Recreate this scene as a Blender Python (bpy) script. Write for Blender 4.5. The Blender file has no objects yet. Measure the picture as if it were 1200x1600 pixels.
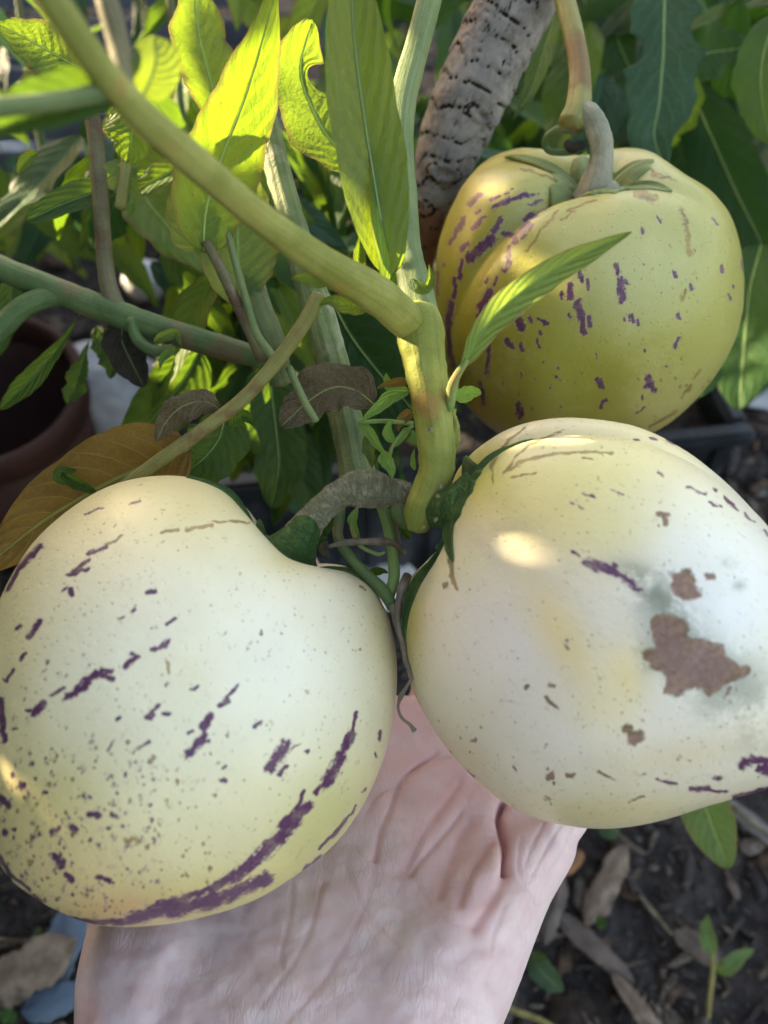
import bpy, bmesh, math, random
import numpy as np
from mathutils import Vector, Matrix
from mathutils.bvhtree import BVHTree

random.seed(7)
SC = bpy.context.scene
COL = SC.collection
R = math.radians

# ------------------------------------------------------------------ camera
PITCH = 52.0
CAM = np.array([0.0, 0.0, 0.50])
F = 1209.0
cp, sp = math.cos(R(PITCH)), math.sin(R(PITCH))
FWD = np.array([0, cp, -sp]); UP = np.array([0, sp, cp]); RT = np.array([1.0, 0, 0])
cd = bpy.data.cameras.new('camera'); cam = bpy.data.objects.new('camera', cd); COL.objects.link(cam)
cam.location = CAM; cam.rotation_euler = (R(90 - PITCH), 0, 0)
cd.sensor_fit = 'VERTICAL'; cd.sensor_height = 36; cd.lens = 18 / (800 / F)
cd.clip_start = 0.01; cd.clip_end = 500
cd.dof.use_dof = True; cd.dof.focus_distance = 0.195; cd.dof.aperture_fstop = 11.0
SC.camera = cam

# ------------------------------------------------------------------ light
SUN_CAM = np.array([-0.86, 0.50, -0.08])
SUN = SUN_CAM[0] * RT + SUN_CAM[1] * UP + (-SUN_CAM[2]) * FWD
SUN /= np.linalg.norm(SUN)
elev = math.asin(SUN[2]); az = math.atan2(SUN[0], SUN[1])
w = bpy.data.worlds.new('World'); SC.world = w; w.use_nodes = True
nt = w.node_tree; nt.nodes.clear()
sky = nt.nodes.new('ShaderNodeTexSky'); sky.sky_type = 'NISHITA'; sky.sun_disc = False
sky.sun_elevation = elev; sky.sun_rotation = az
sky.air_density = 1.0; sky.dust_density = 4.0; sky.ozone_density = 0.5
bg = nt.nodes.new('ShaderNodeBackground'); bg.inputs['Strength'].default_value = 0.15
wo = nt.nodes.new('ShaderNodeOutputWorld')
tint = nt.nodes.new('ShaderNodeMix'); tint.data_type = 'RGBA'; tint.blend_type = 'MULTIPLY'; tint.inputs[0].default_value = 1.0; tint.inputs[7].default_value = (1.13, 0.97, 0.83, 1)
nt.links.new(sky.outputs[0], tint.inputs[6]); nt.links.new(tint.outputs[2], bg.inputs[0]); nt.links.new(bg.outputs[0], wo.inputs[0])
sd = bpy.data.lights.new('sun', 'SUN'); sd.energy = 4.2; sd.angle = R(0.5); sd.color = (1.0, 0.80, 0.52)
so = bpy.data.objects.new('sun', sd); COL.objects.link(so); so.location = (-2, 1, 2)
so.rotation_euler = Vector(SUN).to_track_quat('Z', 'Y').to_euler()
SC.view_settings.view_transform = 'Standard'; SC.view_settings.look = 'None'
SC.view_settings.exposure = 2.7; SC.view_settings.gamma = 1.0
SC.render.engine = 'CYCLES'
SC.cycles.use_denoising = True
SC.cycles.max_bounces = 8; SC.cycles.transparent_max_bounces = 4
SC.cycles.sample_clamp_indirect = 6

# ------------------------------------------------------------------ helpers
def P(x, y, d):
    return CAM + FWD * d + RT * ((x - 600) / F * d) + UP * ((800 - y) / F * d)

def G(x, y, z=0.0):
    r = FWD + RT * ((x - 600) / F) + UP * ((800 - y) / F)
    t = (z - CAM[2]) / r[2]
    return CAM + r * t

def proj(V):
    v = V - CAM
    d = v @ FWD
    return 600 + (v @ RT) / d * F, 800 - (v @ UP) / d * F, d

def depth_of(p):
    return float((np.asarray(p) - CAM) @ FWD)

def _h(ix, iy, iz, s):
    n = (ix.astype(np.int64) * 73856093) ^ (iy.astype(np.int64) * 19349663) ^ (iz.astype(np.int64) * 83492791) ^ (s * 2654435)
    n = (n ^ (n >> 13)) * 1274126177
    n = n & 0xFFFFFFFF
    n = ((n ^ (n >> 15)) * 2246822519) & 0xFFFFFFFF
    return ((n ^ (n >> 16)) & 0xFFFFFF) / float(0xFFFFFF)

def vnoise(p, s=0):
    i = np.floor(p).astype(np.int64); f = p - i; f = f * f * (3 - 2 * f)
    x, y, z = i[:, 0], i[:, 1], i[:, 2]
    r = 0
    for a in (0, 1):
        for b in (0, 1):
            for c in (0, 1):
                wt = (f[:, 0] if a else 1 - f[:, 0]) * (f[:, 1] if b else 1 - f[:, 1]) * (f[:, 2] if c else 1 - f[:, 2])
                r = r + wt * _h(x + a, y + b, z + c, s)
    return r * 2 - 1

def fbm(p, o=4, s=0):
    r = 0; a = 1; t = 0
    for k in range(o):
        r = r + a * vnoise(p * (2 ** k) + 11.3 * k, s + k); t += a; a *= .5
    return r / t

def mesh_np(name, V, Q, uv=None, attrs=None, colors=None, smooth=True):
    """V (n,3); Q list of faces as (m,k) int array or list of arrays; uv (n,2) per vertex."""
    me = bpy.data.meshes.new(name)
    if not isinstance(Q, list): Q = [Q]
    Q = [np.asarray(q, dtype=np.int32) for q in Q if len(q)]
    loops = np.concatenate([q.ravel() for q in Q])
    tot = np.concatenate([np.full(len(q), q.shape[1], np.int32) for q in Q])
    start = np.concatenate([[0], np.cumsum(tot)[:-1]]).astype(np.int32)
    me.vertices.add(len(V)); me.vertices.foreach_set('co', np.asarray(V, np.float32).ravel())
    me.loops.add(len(loops)); me.loops.foreach_set('vertex_index', loops)
    me.polygons.add(len(tot)); me.polygons.foreach_set('loop_start', start)
    if smooth: me.polygons.foreach_set('use_smooth', np.ones(len(tot), bool))
    me.update(calc_edges=True)
    if uv is not None:
        l = me.uv_layers.new(name='UVMap')
        l.data.foreach_set('uv', np.asarray(uv, np.float32)[loops].ravel())
    for k, a in (attrs or {}).items():
        at = me.attributes.new(k, 'FLOAT', 'POINT'); at.data.foreach_set('value', np.asarray(a, np.float32))
    for k, a in (colors or {}).items():
        at = me.attributes.new(k, 'FLOAT_COLOR', 'POINT')
        c = np.ones((len(V), 4), np.float32); c[:, :3] = a
        at.data.foreach_set('color', c.ravel())
    me.validate()
    return me

def link(name, me, mat, parent=None, **kw):
    o = bpy.data.objects.new(name, me); COL.objects.link(o)
    if mat is not None and me is not None:
        if len(me.materials) == 0: me.materials.append(mat)
    if parent is not None: 
        o.parent = parent
        o.matrix_parent_inverse = parent.matrix_world.inverted()
    for k, v in kw.items(): o[k] = v
    return o

def thing(name, loc, label, cat, group=None, kind=None):
    o = bpy.data.objects.new(name, None); COL.objects.link(o); o.location = Vector(loc)
    o.empty_display_size = .01
    o.matrix_world = Matrix.Translation(Vector(loc))
    o['label'] = label; o['category'] = cat
    if group: o['group'] = group
    if kind: o['kind'] = kind
    return o

def spline(pts, n):
    """Catmull-Rom through rows of pts (any number of columns), n samples, roughly even."""
    p = np.asarray(pts, float)
    if len(p) == 2:
        t = np.linspace(0, 1, n)[:, None]; return p[0] * (1 - t) + p[1] * t
    e = np.vstack([2 * p[0] - p[1], p, 2 * p[-1] - p[-2]])
    seg = np.linalg.norm(np.diff(p[:, :3], axis=0), axis=1); cum = np.concatenate([[0], np.cumsum(seg)])
    out = []
    for s in np.linspace(0, cum[-1], n):
        i = min(np.searchsorted(cum, s, side='right') - 1, len(p) - 2); i = max(i, 0)
        t = (s - cum[i]) / max(seg[i], 1e-9); t = min(max(t, 0), 1)
        a, b, c, d = e[i], e[i + 1], e[i + 2], e[i + 3]
        out.append(.5 * ((2 * b) + (c - a) * t + (2 * a - 5 * b + 4 * c - d) * t * t + (3 * b - a - 3 * c + d) * t ** 3))
    return np.array(out)

def px_path(pts):
    """rows (x,y,d,width px) -> rows (X,Y,Z,radius)"""
    return [list(P(a[0], a[1], a[2])) + [a[3] / 2 * a[2] / F] for a in pts]

def frames(C):
    T = np.gradient(C, axis=0); T /= np.linalg.norm(T, axis=1)[:, None] + 1e-12
    N = np.zeros_like(T)
    a = np.array([0, 0, 1.0]) if abs(T[0][2]) < .9 else np.array([1.0, 0, 0])
    N[0] = np.cross(T[0], a); N[0] /= np.linalg.norm(N[0])
    for i in range(1, len(T)):
        v = N[i - 1] - T[i] * (N[i - 1] @ T[i]); N[i] = v / (np.linalg.norm(v) + 1e-12)
    return T, N, np.cross(T, N)

def tube_mesh(name, rows, seg=16, step=0.0015, rough=0.03, ridges=0, ridge_amp=.05, seed=0, nfreq=300, caps=True, flat=1.0, bump_fn=None):
    rows = np.asarray(rows, float)
    L = np.linalg.norm(np.diff(rows[:, :3], axis=0), axis=1).sum()
    n = max(4, int(L / step))
    S = spline(rows, n); C = S[:, :3]; rad = np.abs(S[:, 3])
    T, N, B = frames(C)
    a = np.linspace(0, 2 * np.pi, seg, endpoint=False)
    A, I = np.meshgrid(a, np.arange(n))
    rr = rad[:, None] * np.ones_like(A)
    if ridges: rr = rr * (1 + ridge_amp * np.cos(ridges * A + np.sin(I * .05) * .6))
    V = C[I] + (N[I] * np.cos(A)[..., None] + B[I] * (np.sin(A) * flat)[..., None]) * rr[..., None]
    if rough:
        nz = fbm(V.reshape(-1, 3) * nfreq, 3, seed).reshape(A.shape)
        V = V + (N[I] * np.cos(A)[..., None] + B[I] * (np.sin(A) * flat)[..., None]) * (rr * rough * nz * 2)[..., None]
    if bump_fn is not None:
        V = bump_fn(V, I / (n - 1), A, rr, N[I] * np.cos(A)[..., None] + B[I] * np.sin(A)[..., None])
    V = V.reshape(-1, 3)
    s = np.concatenate([[0], np.cumsum(np.linalg.norm(np.diff(C, axis=0), axis=1))])
    uv = np.stack([(A / (2 * np.pi)).ravel(), (s[:, None] * np.ones_like(A)).ravel() * 20], 1)
    i, j = np.meshgrid(np.arange(n - 1), np.arange(seg), indexing='ij'); j2 = (j + 1) % seg
    Q = np.stack([i * seg + j, i * seg + j2, (i + 1) * seg + j2, (i + 1) * seg + j], -1).reshape(-1, 4)
    qs = [Q]
    if caps:
        V = np.vstack([V, C[0] - T[0] * rad[0] * .35, C[-1] + T[-1] * rad[-1] * .35]); uv = np.vstack([uv, [.5, 0], [.5, s[-1] * 20]])
        k = len(V); jj = np.arange(seg); j2 = (jj + 1) % seg
        qs.append(np.stack([np.full(seg, k - 2), j2, jj], 1))
        qs.append(np.stack([np.full(seg, k - 1), (n - 1) * seg + jj, (n - 1) * seg + j2], 1))
    return mesh_np(name, V, qs, uv=uv)

# ------------------------------------------------------------------ node helpers
class NT:
    def __init__(s, name):
        s.m = bpy.data.materials.new(name); s.m.use_nodes = True; s.t = s.m.node_tree; s.t.nodes.clear()
        s.out = s.t.nodes.new('ShaderNodeOutputMaterial')
    def n(s, typ, **kw):
        nd = s.t.nodes.new('ShaderNode' + typ)
        for k, v in kw.items(): setattr(nd, k, v)
        return nd
    def l(s, a, b): s.t.links.new(a, b)
    def set(s, sock, v):
        if v is None: return
        if isinstance(v, (int, float)): sock.default_value = v
        elif isinstance(v, (tuple, list)):
            sock.default_value = tuple(v) + ((1,) if len(v) == 3 and len(sock.default_value) == 4 else ())
        else: s.l(v, sock)
    def math(s, op, a, b=None, c=None, clamp=False):
        nd = s.n('Math', operation=op); nd.use_clamp = clamp
        s.set(nd.inputs[0], a)
        if b is not None: s.set(nd.inputs[1], b)
        if c is not None: s.set(nd.inputs[2], c)
        return nd.outputs[0]
    def mix(s, f, a, b, mode='MIX'):
        nd = s.n('Mix', data_type='RGBA', blend_type=mode)
        s.set(nd.inputs[0], f); s.set(nd.inputs[6], a); s.set(nd.inputs[7], b)
        return nd.outputs[2]
    def noise(s, vec, scale, detail=3, rough=.55, dist=0):
        nd = s.n('TexNoise'); nd.inputs['Scale'].default_value = scale; nd.inputs['Detail'].default_value = detail
        nd.inputs['Roughness'].default_value = rough; nd.inputs['Distortion'].default_value = dist
        if vec is not None: s.l(vec, nd.inputs['Vector'])
        return nd.outputs[0]
    def vor(s, vec, scale, feature='F1'):
        nd = s.n('TexVoronoi', feature=feature); nd.inputs['Scale'].default_value = scale
        if vec is not None: s.l(vec, nd.inputs['Vector'])
        return nd.outputs[0]
    def ss(s, x, a, b):
        nd = s.n('MapRange', interpolation_type='SMOOTHSTEP'); s.set(nd.inputs[0], x)
        nd.inputs[1].default_value = a; nd.inputs[2].default_value = b
        return nd.outputs[0]
    def attr(s, name):
        nd = s.n('Attribute'); nd.attribute_name = name; return nd
    def co(s, which='Object'):
        return s.n('TexCoord').outputs[which]
    def scale(s, vec, sc, rot=(0, 0, 0)):
        nd = s.n('Mapping'); s.l(vec, nd.inputs[0]); nd.inputs['Scale'].default_value = sc; nd.inputs['Rotation'].default_value = rot
        return nd.outputs[0]
    def bump(s, h, strength, dist, normal=None):
        nd = s.n('Bump'); s.l(h, nd.inputs['Height']); nd.inputs['Strength'].default_value = strength; nd.inputs['Distance'].default_value = dist
        if normal is not None: s.l(normal, nd.inputs['Normal'])
        return nd.outputs[0]
    def bsdf(s, color, rough=.5, spec=.5, normal=None, sss=0, sssr=(1, .5, .3), ssscale=.005):
        nd = s.n('BsdfPrincipled'); s.set(nd.inputs['Base Color'], color); s.set(nd.inputs['Roughness'], rough)
        nd.inputs['Specular IOR Level'].default_value = spec
        if sss:
            nd.inputs['Subsurface Weight'].default_value = sss; nd.inputs['Subsurface Radius'].default_value = sssr
            nd.inputs['Subsurface Scale'].default_value = ssscale
        if normal is not None: s.l(normal, nd.inputs['Normal'])
        return nd
    def done(s, sh):
        s.l(sh, s.out.inputs['Surface']); return s.m

def leaf_mat(name, dark, light, trans, vein=None, tfac=.4, dry=0.0, rough=.5, nveins=9.0, edge=None, spots=.35, blotch=None):
    k = NT(name)
    uv = k.co('UV'); sep = k.n('SeparateXYZ'); k.l(uv, sep.inputs[0])
    a = k.math('ABSOLUTE', k.math('MULTIPLY_ADD', sep.outputs[0], 2.0, -1.0))
    t = sep.outputs[1]
    rnd = k.n('ObjectInfo').outputs['Random']
    nco = k.n('VectorMath', operation='ADD'); k.l(k.co('Generated'), nco.inputs[0]); 
    cmb = k.n('CombineXYZ'); k.set(cmb.inputs[0], k.math('MULTIPLY', rnd, 37.0)); k.l(cmb.outputs[0], nco.inputs[1])
    gn = nco.outputs[0]
    wob = k.math('MULTIPLY_ADD', k.noise(gn, 5.0, 2), .5, -.25)
    s = k.math('SUBTRACT', k.math('MULTIPLY', k.math('POWER', t, .9), nveins), k.math('MULTIPLY', k.math('POWER', a, 1.3), 2.3))
    s = k.math('ADD', s, wob)
    fr = k.math('ABSOLUTE', k.math('SUBTRACT', k.math('FRACT', s), .5))      # .5 at the vein, 0 between
    side = k.math('MULTIPLY', k.ss(fr, .43, .495), k.ss(a, 1.0, .6))
    mid = k.ss(a, .075, .02)
    ret = k.ss(k.vor(k.scale(uv, (9, 26, 1)), 1.0, 'DISTANCE_TO_EDGE'), .10, .0)
    veins = k.math('MAXIMUM', mid, k.math('MULTIPLY', side, .6))
    allv = k.math('MAXIMUM', veins, k.math('MULTIPLY', ret, .22))
    nz = k.noise(gn, 3.0, 4)
    c = k.mix(k.ss(nz, .3, .7), dark, light)
    c = k.mix(k.math('MULTIPLY', rnd, .5), c, tuple(x * .65 for x in light[:3]))
    vc = vein or tuple(min(1, x * 2.2 + .03) for x in light[:3])
    c = k.mix(k.math('MULTIPLY', allv, .75), c, vc)
    sp_ = k.math('MULTIPLY', k.ss(k.noise(gn, 26.0, 2), .70, .74), spots)
    c = k.mix(sp_, c, (.10, .05, .015))
    tcol = k.mix(k.math('MULTIPLY', allv, .8), trans, tuple(x * .35 for x in trans))
    tcol = k.mix(k.ss(nz, .55, .8), tcol, tuple(x * .7 for x in trans))
    tcol = k.mix(sp_, tcol, (.05, .02, .0))
    if edge:
        e = k.math('MULTIPLY', k.ss(k.math('ADD', a, k.math('MULTIPLY', nz, .3)), .9, 1.2), .8)
        c = k.mix(e, c, edge); tcol = k.mix(e, tcol, edge)
    if blotch:
        b = k.ss(k.noise(gn, 2.2, 4), .52, .60)
        c = k.mix(b, c, blotch); tcol = k.mix(b, tcol, blotch)
    hgt = k.math('ADD', k.math('MULTIPLY', fr, -.8), k.math('MULTIPLY', mid, -.5))
    hgt = k.math('ADD', hgt, k.math('MULTIPLY', ret, -.06))
    hgt = k.math('ADD', hgt, k.math('MULTIPLY', k.noise(gn, 22, 3), .5 + dry))
    nr = k.bump(hgt, .7, .0009 * (1 + dry * 1.5))
    b = k.bsdf(c, rough, .22, nr)
    tr = k.n('BsdfTranslucent'); k.l(tcol, tr.inputs[0]); k.l(nr, tr.inputs['Normal'])
    mx = k.n('MixShader'); mx.inputs[0].default_value = tfac
    k.l(b.outputs[0], mx.inputs[1]); k.l(tr.outputs[0], mx.inputs[2])
    return k.done(mx.outputs[0])

def stem_mat(name, c1, c2, c3=None, f3=.5, rough=.55, streak=True, bumpd=.0004, patch=6.0, rings=False):
    k = NT(name)
    ob = k.co('Object'); uv = k.co('UV')
    n1 = k.noise(ob, 90, 4)
    c = k.mix(k.ss(n1, .35, .65), c1, c2)
    if c3:
        n2 = k.noise(ob, patch * 10, 4, .6)
        c = k.mix(k.ss(n2, f3, f3 + .12), c, c3)
    st = k.noise(k.scale(uv, (28, 1.2, 1)), 1.0, 4)
    c = k.mix(k.math('MULTIPLY', k.ss(st, .45, .7), .35 if streak else .1), c, tuple(x * .45 for x in c1))
    hair = k.ss(k.vor(ob, 2600), .35, .1)
    c = k.mix(k.math('MULTIPLY', hair, .12), c, (.75, .78, .55))
    h = k.math('ADD', k.math('MULTIPLY', st, .8), k.math('MULTIPLY', k.noise(ob, 1500, 3), .5))
    if rings:
        rg = k.noise(k.scale(uv, (10, 60, 1)), 1.0, 5, .65, .8)
        c = k.mix(k.math('MULTIPLY', k.ss(rg, .42, .6), .55), c, tuple(x * .35 for x in c1)); h = k.math('SUBTRACT', h, k.math('MULTIPLY', k.ss(rg, .38, .62), 2.2))
    nr = k.bump(h, .7, bumpd)
    return k.done(k.bsdf(c, rough, .22, nr, sss=.15, sssr=(.6, 1, .2), ssscale=.002).outputs[0])

def simple_mat(name, c1, c2, scale=60, rough=.7, bumpd=.001, spec=.4, bscale=None, c3=None):
    k = NT(name); ob = k.co('Object')
    n1 = k.noise(ob, scale, 5, .6)
    c = k.mix(k.ss(n1, .3, .7), c1, c2)
    if c3: c = k.mix(k.ss(k.noise(ob, scale * .37, 4, .65), .55, .66), c, c3)
    nr = k.bump(k.noise(ob, bscale or scale * 4, 5, .65), .7, bumpd)
    return k.done(k.bsdf(c, rough, spec, nr).outputs[0])

# ------------------------------------------------------------------ materials
M = {}
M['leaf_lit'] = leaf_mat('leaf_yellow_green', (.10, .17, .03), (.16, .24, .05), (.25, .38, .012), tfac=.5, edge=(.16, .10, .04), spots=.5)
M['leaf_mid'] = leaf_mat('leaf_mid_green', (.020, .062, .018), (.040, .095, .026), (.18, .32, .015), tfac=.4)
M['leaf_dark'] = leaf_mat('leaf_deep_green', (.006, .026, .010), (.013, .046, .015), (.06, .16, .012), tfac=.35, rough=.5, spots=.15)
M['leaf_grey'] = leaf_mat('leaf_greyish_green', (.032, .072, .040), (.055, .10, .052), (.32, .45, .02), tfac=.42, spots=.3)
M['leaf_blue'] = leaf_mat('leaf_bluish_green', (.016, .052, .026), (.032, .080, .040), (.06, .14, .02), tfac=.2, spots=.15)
M['leaf_pale'] = leaf_mat('leaf_pale_green', (.08, .155, .05), (.14, .22, .07), (.32, .45, .05), tfac=.4, edge=(.22, .20, .06), spots=.3)
M['leaf_gold'] = leaf_mat('leaf_yellowing', (.17, .095, .022), (.26, .16, .04), (.4, .27, .04), vein=(.55, .42, .12), tfac=.3, nveins=11, spots=.2)
M['leaf_dry'] = leaf_mat('leaf_dried_grey', (.095, .075, .04), (.17, .14, .085), (.25, .18, .08), vein=(.26, .22, .14), tfac=.15, dry=1.2, rough=.8)
M['leaf_dead'] = leaf_mat('leaf_dead_dark', (.035, .034, .028), (.07, .065, .05), (.08, .06, .03), vein=(.12, .11, .08), tfac=.1, dry=1.5, rough=.85)
M['leaf_sprout'] = leaf_mat('leaf_young', (.12, .26, .07), (.18, .34, .09), (.40, .62, .06), tfac=.45, spots=0, nveins=5)
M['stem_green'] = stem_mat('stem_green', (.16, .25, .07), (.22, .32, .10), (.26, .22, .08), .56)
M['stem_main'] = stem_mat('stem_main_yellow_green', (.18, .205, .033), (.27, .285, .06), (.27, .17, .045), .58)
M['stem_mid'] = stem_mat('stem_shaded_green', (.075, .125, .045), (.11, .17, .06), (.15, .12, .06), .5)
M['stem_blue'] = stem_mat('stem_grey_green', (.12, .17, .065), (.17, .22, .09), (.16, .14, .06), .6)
M['stem_pale'] = stem_mat('stem_pale_ridged', (.12, .16, .06), (.19, .23, .10), (.30, .30, .20), .55, bumpd=.0008)
M['stem_olive'] = stem_mat('stem_olive', (.18, .18, .055), (.24, .23, .08), (.17, .11, .045), .5)
M['stem_brown'] = stem_mat('stem_brown', (.12, .11, .06), (.18, .16, .09), (.10, .06, .035), .5)
M['stem_cork'] = stem_mat('stem_corky_grey', (.22, .22, .13), (.38, .36, .25), (.12, .09, .06), .5, rough=.8, bumpd=.0012, rings=True)
M['stem_grey'] = stem_mat('stem_grey_woody', (.20, .20, .14), (.32, .31, .24), (.17, .13, .09), .55, rough=.8, bumpd=.001)
M['calyx'] = stem_mat('calyx_green', (.035, .095, .022), (.085, .165, .04), (.15, .18, .06), .6, bumpd=.0010, rings=True)
M['calyx_pale'] = stem_mat('calyx_pale_green', (.15, .19, .065), (.22, .26, .10), (.18, .13, .05), .6, bumpd=.0008)
M['dry_vine'] = stem_mat('dry_vine', (.14, .12, .09), (.24, .21, .16), (.09, .06, .04), .5, rough=.85, bumpd=.0006)
M['scab'] = simple_mat('stem_scab', (.16, .13, .08), (.28, .24, .16), 900, .85, .0004)

# ------------------------------------------------------------------ leaf builder
def profile(t, shape):
    t = np.clip(t, 0, 1)
    if shape == 'lance':  h = np.sin(np.pi * t ** .72) ** .9 * (1 - .25 * t)
    elif shape == 'narrow': h = np.sin(np.pi * t ** .8) ** .75
    elif shape == 'ovate': h = np.sin(np.pi * t ** .6) ** .8
    elif shape == 'round': h = np.sqrt(np.clip(1 - (2 * t - 1) ** 2, 0, 1)) ** .9
    elif shape == 'spoon': h = np.sin(np.pi * t ** 1.35) ** .6 * (.25 + .75 * np.clip(t * 1.6, 0, 1))
    elif shape == 'wide': h = np.clip(np.sin(np.pi * np.clip(t, 0, 1) ** .85), 0, 1) ** .6
    elif shape == 'truncbase': h = np.where(t < .15, .4 + 4 * t, 1.0) * np.clip(np.cos((t - .1) * np.pi / 1.8), 0, 1) ** .7
    else: h = np.sin(np.pi * t)
    h = np.nan_to_num(h, nan=0.0)
    return h / max(h.max(), 1e-6)

def leaf_geo(C, H, W, N, foldL, foldR, seed, wav=.12, bites=(), nw=6, shape_noise=.06, curl=0.0, freq=1.0):
    """C centre line (n,3), H half widths, W side vectors, N normals."""
    n = len(C); rs = np.random.RandomState(seed)
    ph = rs.rand(6) * 6.28
    t = np.linspace(0, 1, n)
    cols = np.concatenate([-np.linspace(1, 0, nw + 1), np.linspace(0, 1, nw + 1)[1:]])
    V = np.zeros((n, len(cols), 3)); UVv = np.zeros((n, len(cols), 2))
    for j, c in enumerate(cols):
        s = 1 if c > 0 else -1
        fold = foldR if s > 0 else foldL
        h = H.copy()
        h *= 1 + shape_noise * (np.sin(t * 17 * freq + ph[0] + s) + .6 * np.sin(t * 31 * freq + ph[1] * s) + .35 * np.sin(t * 67 + ph[3] * s))
        for (t0, t1, sd_, dp) in bites:
            if sd_ == s:
                m = np.clip((t - t0) / (t1 - t0), 0, 1)
                h *= 1 - dp * np.sin(np.pi * m) ** .5
        a = abs(c)
        lift = np.sin(fold) * h * a + wav * h * a ** 2 * (np.sin(t * 14 * freq + ph[2] * s) * .7 + .5 * np.sin(t * 23 * freq + ph[4]) ) + curl * h * a ** 2
        lift = lift + .05 * H.max() * a * (1 - a) * 4 * np.abs(np.sin(np.pi * (9 * t ** .9 - 2.3 * a ** 1.3)))
        V[:, j] = C + W * (c * np.cos(fold) * h)[:, None] + N * lift[:, None]
        UVv[:, j, 0] = .5 + .5 * c; UVv[:, j, 1] = t
    m = len(cols)
    i, j = np.meshgrid(np.arange(n - 1), np.arange(m - 1), indexing='ij')
    Q = np.stack([i * m + j, i * m + j + 1, (i + 1) * m + j + 1, (i + 1) * m + j], -1).reshape(-1, 4)
    return V.reshape(-1, 3), Q, UVv.reshape(-1, 2)

LEAFN = [0]
def leaf(pts, wpx, mat, parent, roll=0., fold=.2, fold2=None, shape='lance', wav=.12, bites=(), name='leaf', label=None,
         nl=40, seed=None, curl=0., sn=.05, freq=1.0, rib=True, petiole=None):
    LEAFN[0] += 1
    seed = LEAFN[0] if seed is None else seed
    S = spline([list(P(*p[:3])) for p in pts], nl); C = S
    T = np.gradient(C, axis=0); T /= np.linalg.norm(T, axis=1)[:, None]
    Vw = CAM - C; Vw /= np.linalg.norm(Vw, axis=1)[:, None]
    W = np.cross(Vw, T); W /= np.linalg.norm(W, axis=1)[:, None] + 1e-9
    N = np.cross(T, W)
    rl = np.linspace(roll[0], roll[1], nl) if isinstance(roll, (tuple, list)) else np.full(nl, roll)
    c, s = np.cos(rl)[:, None], np.sin(rl)[:, None]
    W2 = W * c + N * s; N2 = N * c - W * s
    t = np.linspace(0, 1, nl)
    dm = np.array([depth_of(x) for x in C])
    H = profile(t, shape) * wpx / 2 * dm / F
    V, Q, uv = leaf_geo(C, H, W2, N2, fold, fold if fold2 is None else fold2, seed, wav, bites, curl=curl, shape_noise=sn, freq=freq)
    me = mesh_np('leaf', V, Q, uv=uv)
    o = link(name, me, M[mat], parent)
    if label: o['label'] = label
    if rib:
        rr = np.linspace(.0045, .0008, nl) * (H.max() / .012) * .06 + .00004
        sel = slice(0, nl - 1)
        rows = np.hstack([C[sel] - N2[sel] * rr[sel, None] * .3, rr[sel, None]])
        rm = tube_mesh('midrib', rows, seg=6, step=.003, rough=0, caps=False)
        rb = link('midrib', rm, M['rib'], o)
    return o

M['rib'] = simple_mat('leaf_midrib', (.24, .34, .06), (.30, .40, .10), 200, .5, .0002)

# ------------------------------------------------------------------ ground
def ground_mat():
    k = NT('dark_soil'); ob = k.co('Object')
    n1 = k.noise(ob, 9, 6, .7); n2 = k.noise(ob, 60, 5, .7)
    c = k.mix(k.ss(n2, .3, .7), (.017, .014, .015), (.062, .052, .050))
    c = k.mix(k.math('MULTIPLY', k.ss(n1, .5, .66), .7), c, (.075, .068, .065))
    c = k.mix(k.math('MULTIPLY', k.ss(k.noise(ob, 240, 3), .62, .70), .6), c, (.13, .12, .11))
    v = k.vor(ob, 130)
    h = k.math('ADD', k.math('MULTIPLY', n2, 1.0), k.math('MULTIPLY', v, .8))
    h = k.math('ADD', h, k.math('MULTIPLY', k.noise(ob, 500, 4, .7), .5))
    return k.done(k.bsdf(c, .88, .3, k.bump(h, .9, .006)).outputs[0])
M['soil'] = ground_mat()
def ground_h(x, y):
    p = np.stack([x, y, x * 0], -1).reshape(-1, 3)
    near = np.clip(1 - (np.hypot(p[:, 0], p[:, 1] - .6) - 1.2) / 2, 0, 1)
    h = (fbm(p * 9, 3, 3) * .012 + fbm(p * 45, 4, 5) * .006) * near
    return h.reshape(x.shape)
gx = np.concatenate([-np.geomspace(40, 1.0, 14), np.linspace(-.95, .95, 290), np.geomspace(1.0, 40, 14)])
gy = np.concatenate([-np.geomspace(20, .4, 12), np.linspace(-.36, 1.7, 300), np.geomspace(1.8, 60, 16)])
X, Y = np.meshgrid(gx, gy)
Zg = ground_h(X, Y)
V = np.stack([X, Y, Zg], -1).reshape(-1, 3)
i, j = np.meshgrid(np.arange(len(gy) - 1), np.arange(len(gx) - 1), indexing='ij'); m = len(gx)
Q = np.stack([i * m + j, i * m + j + 1, (i + 1) * m + j + 1, (i + 1) * m + j], -1).reshape(-1, 4)
link('ground', mesh_np('ground', V, Q), M['soil'], kind='structure')

def gz(x, y): return float(ground_h(np.array([[x]]), np.array([[y]]))[0, 0])

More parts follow.
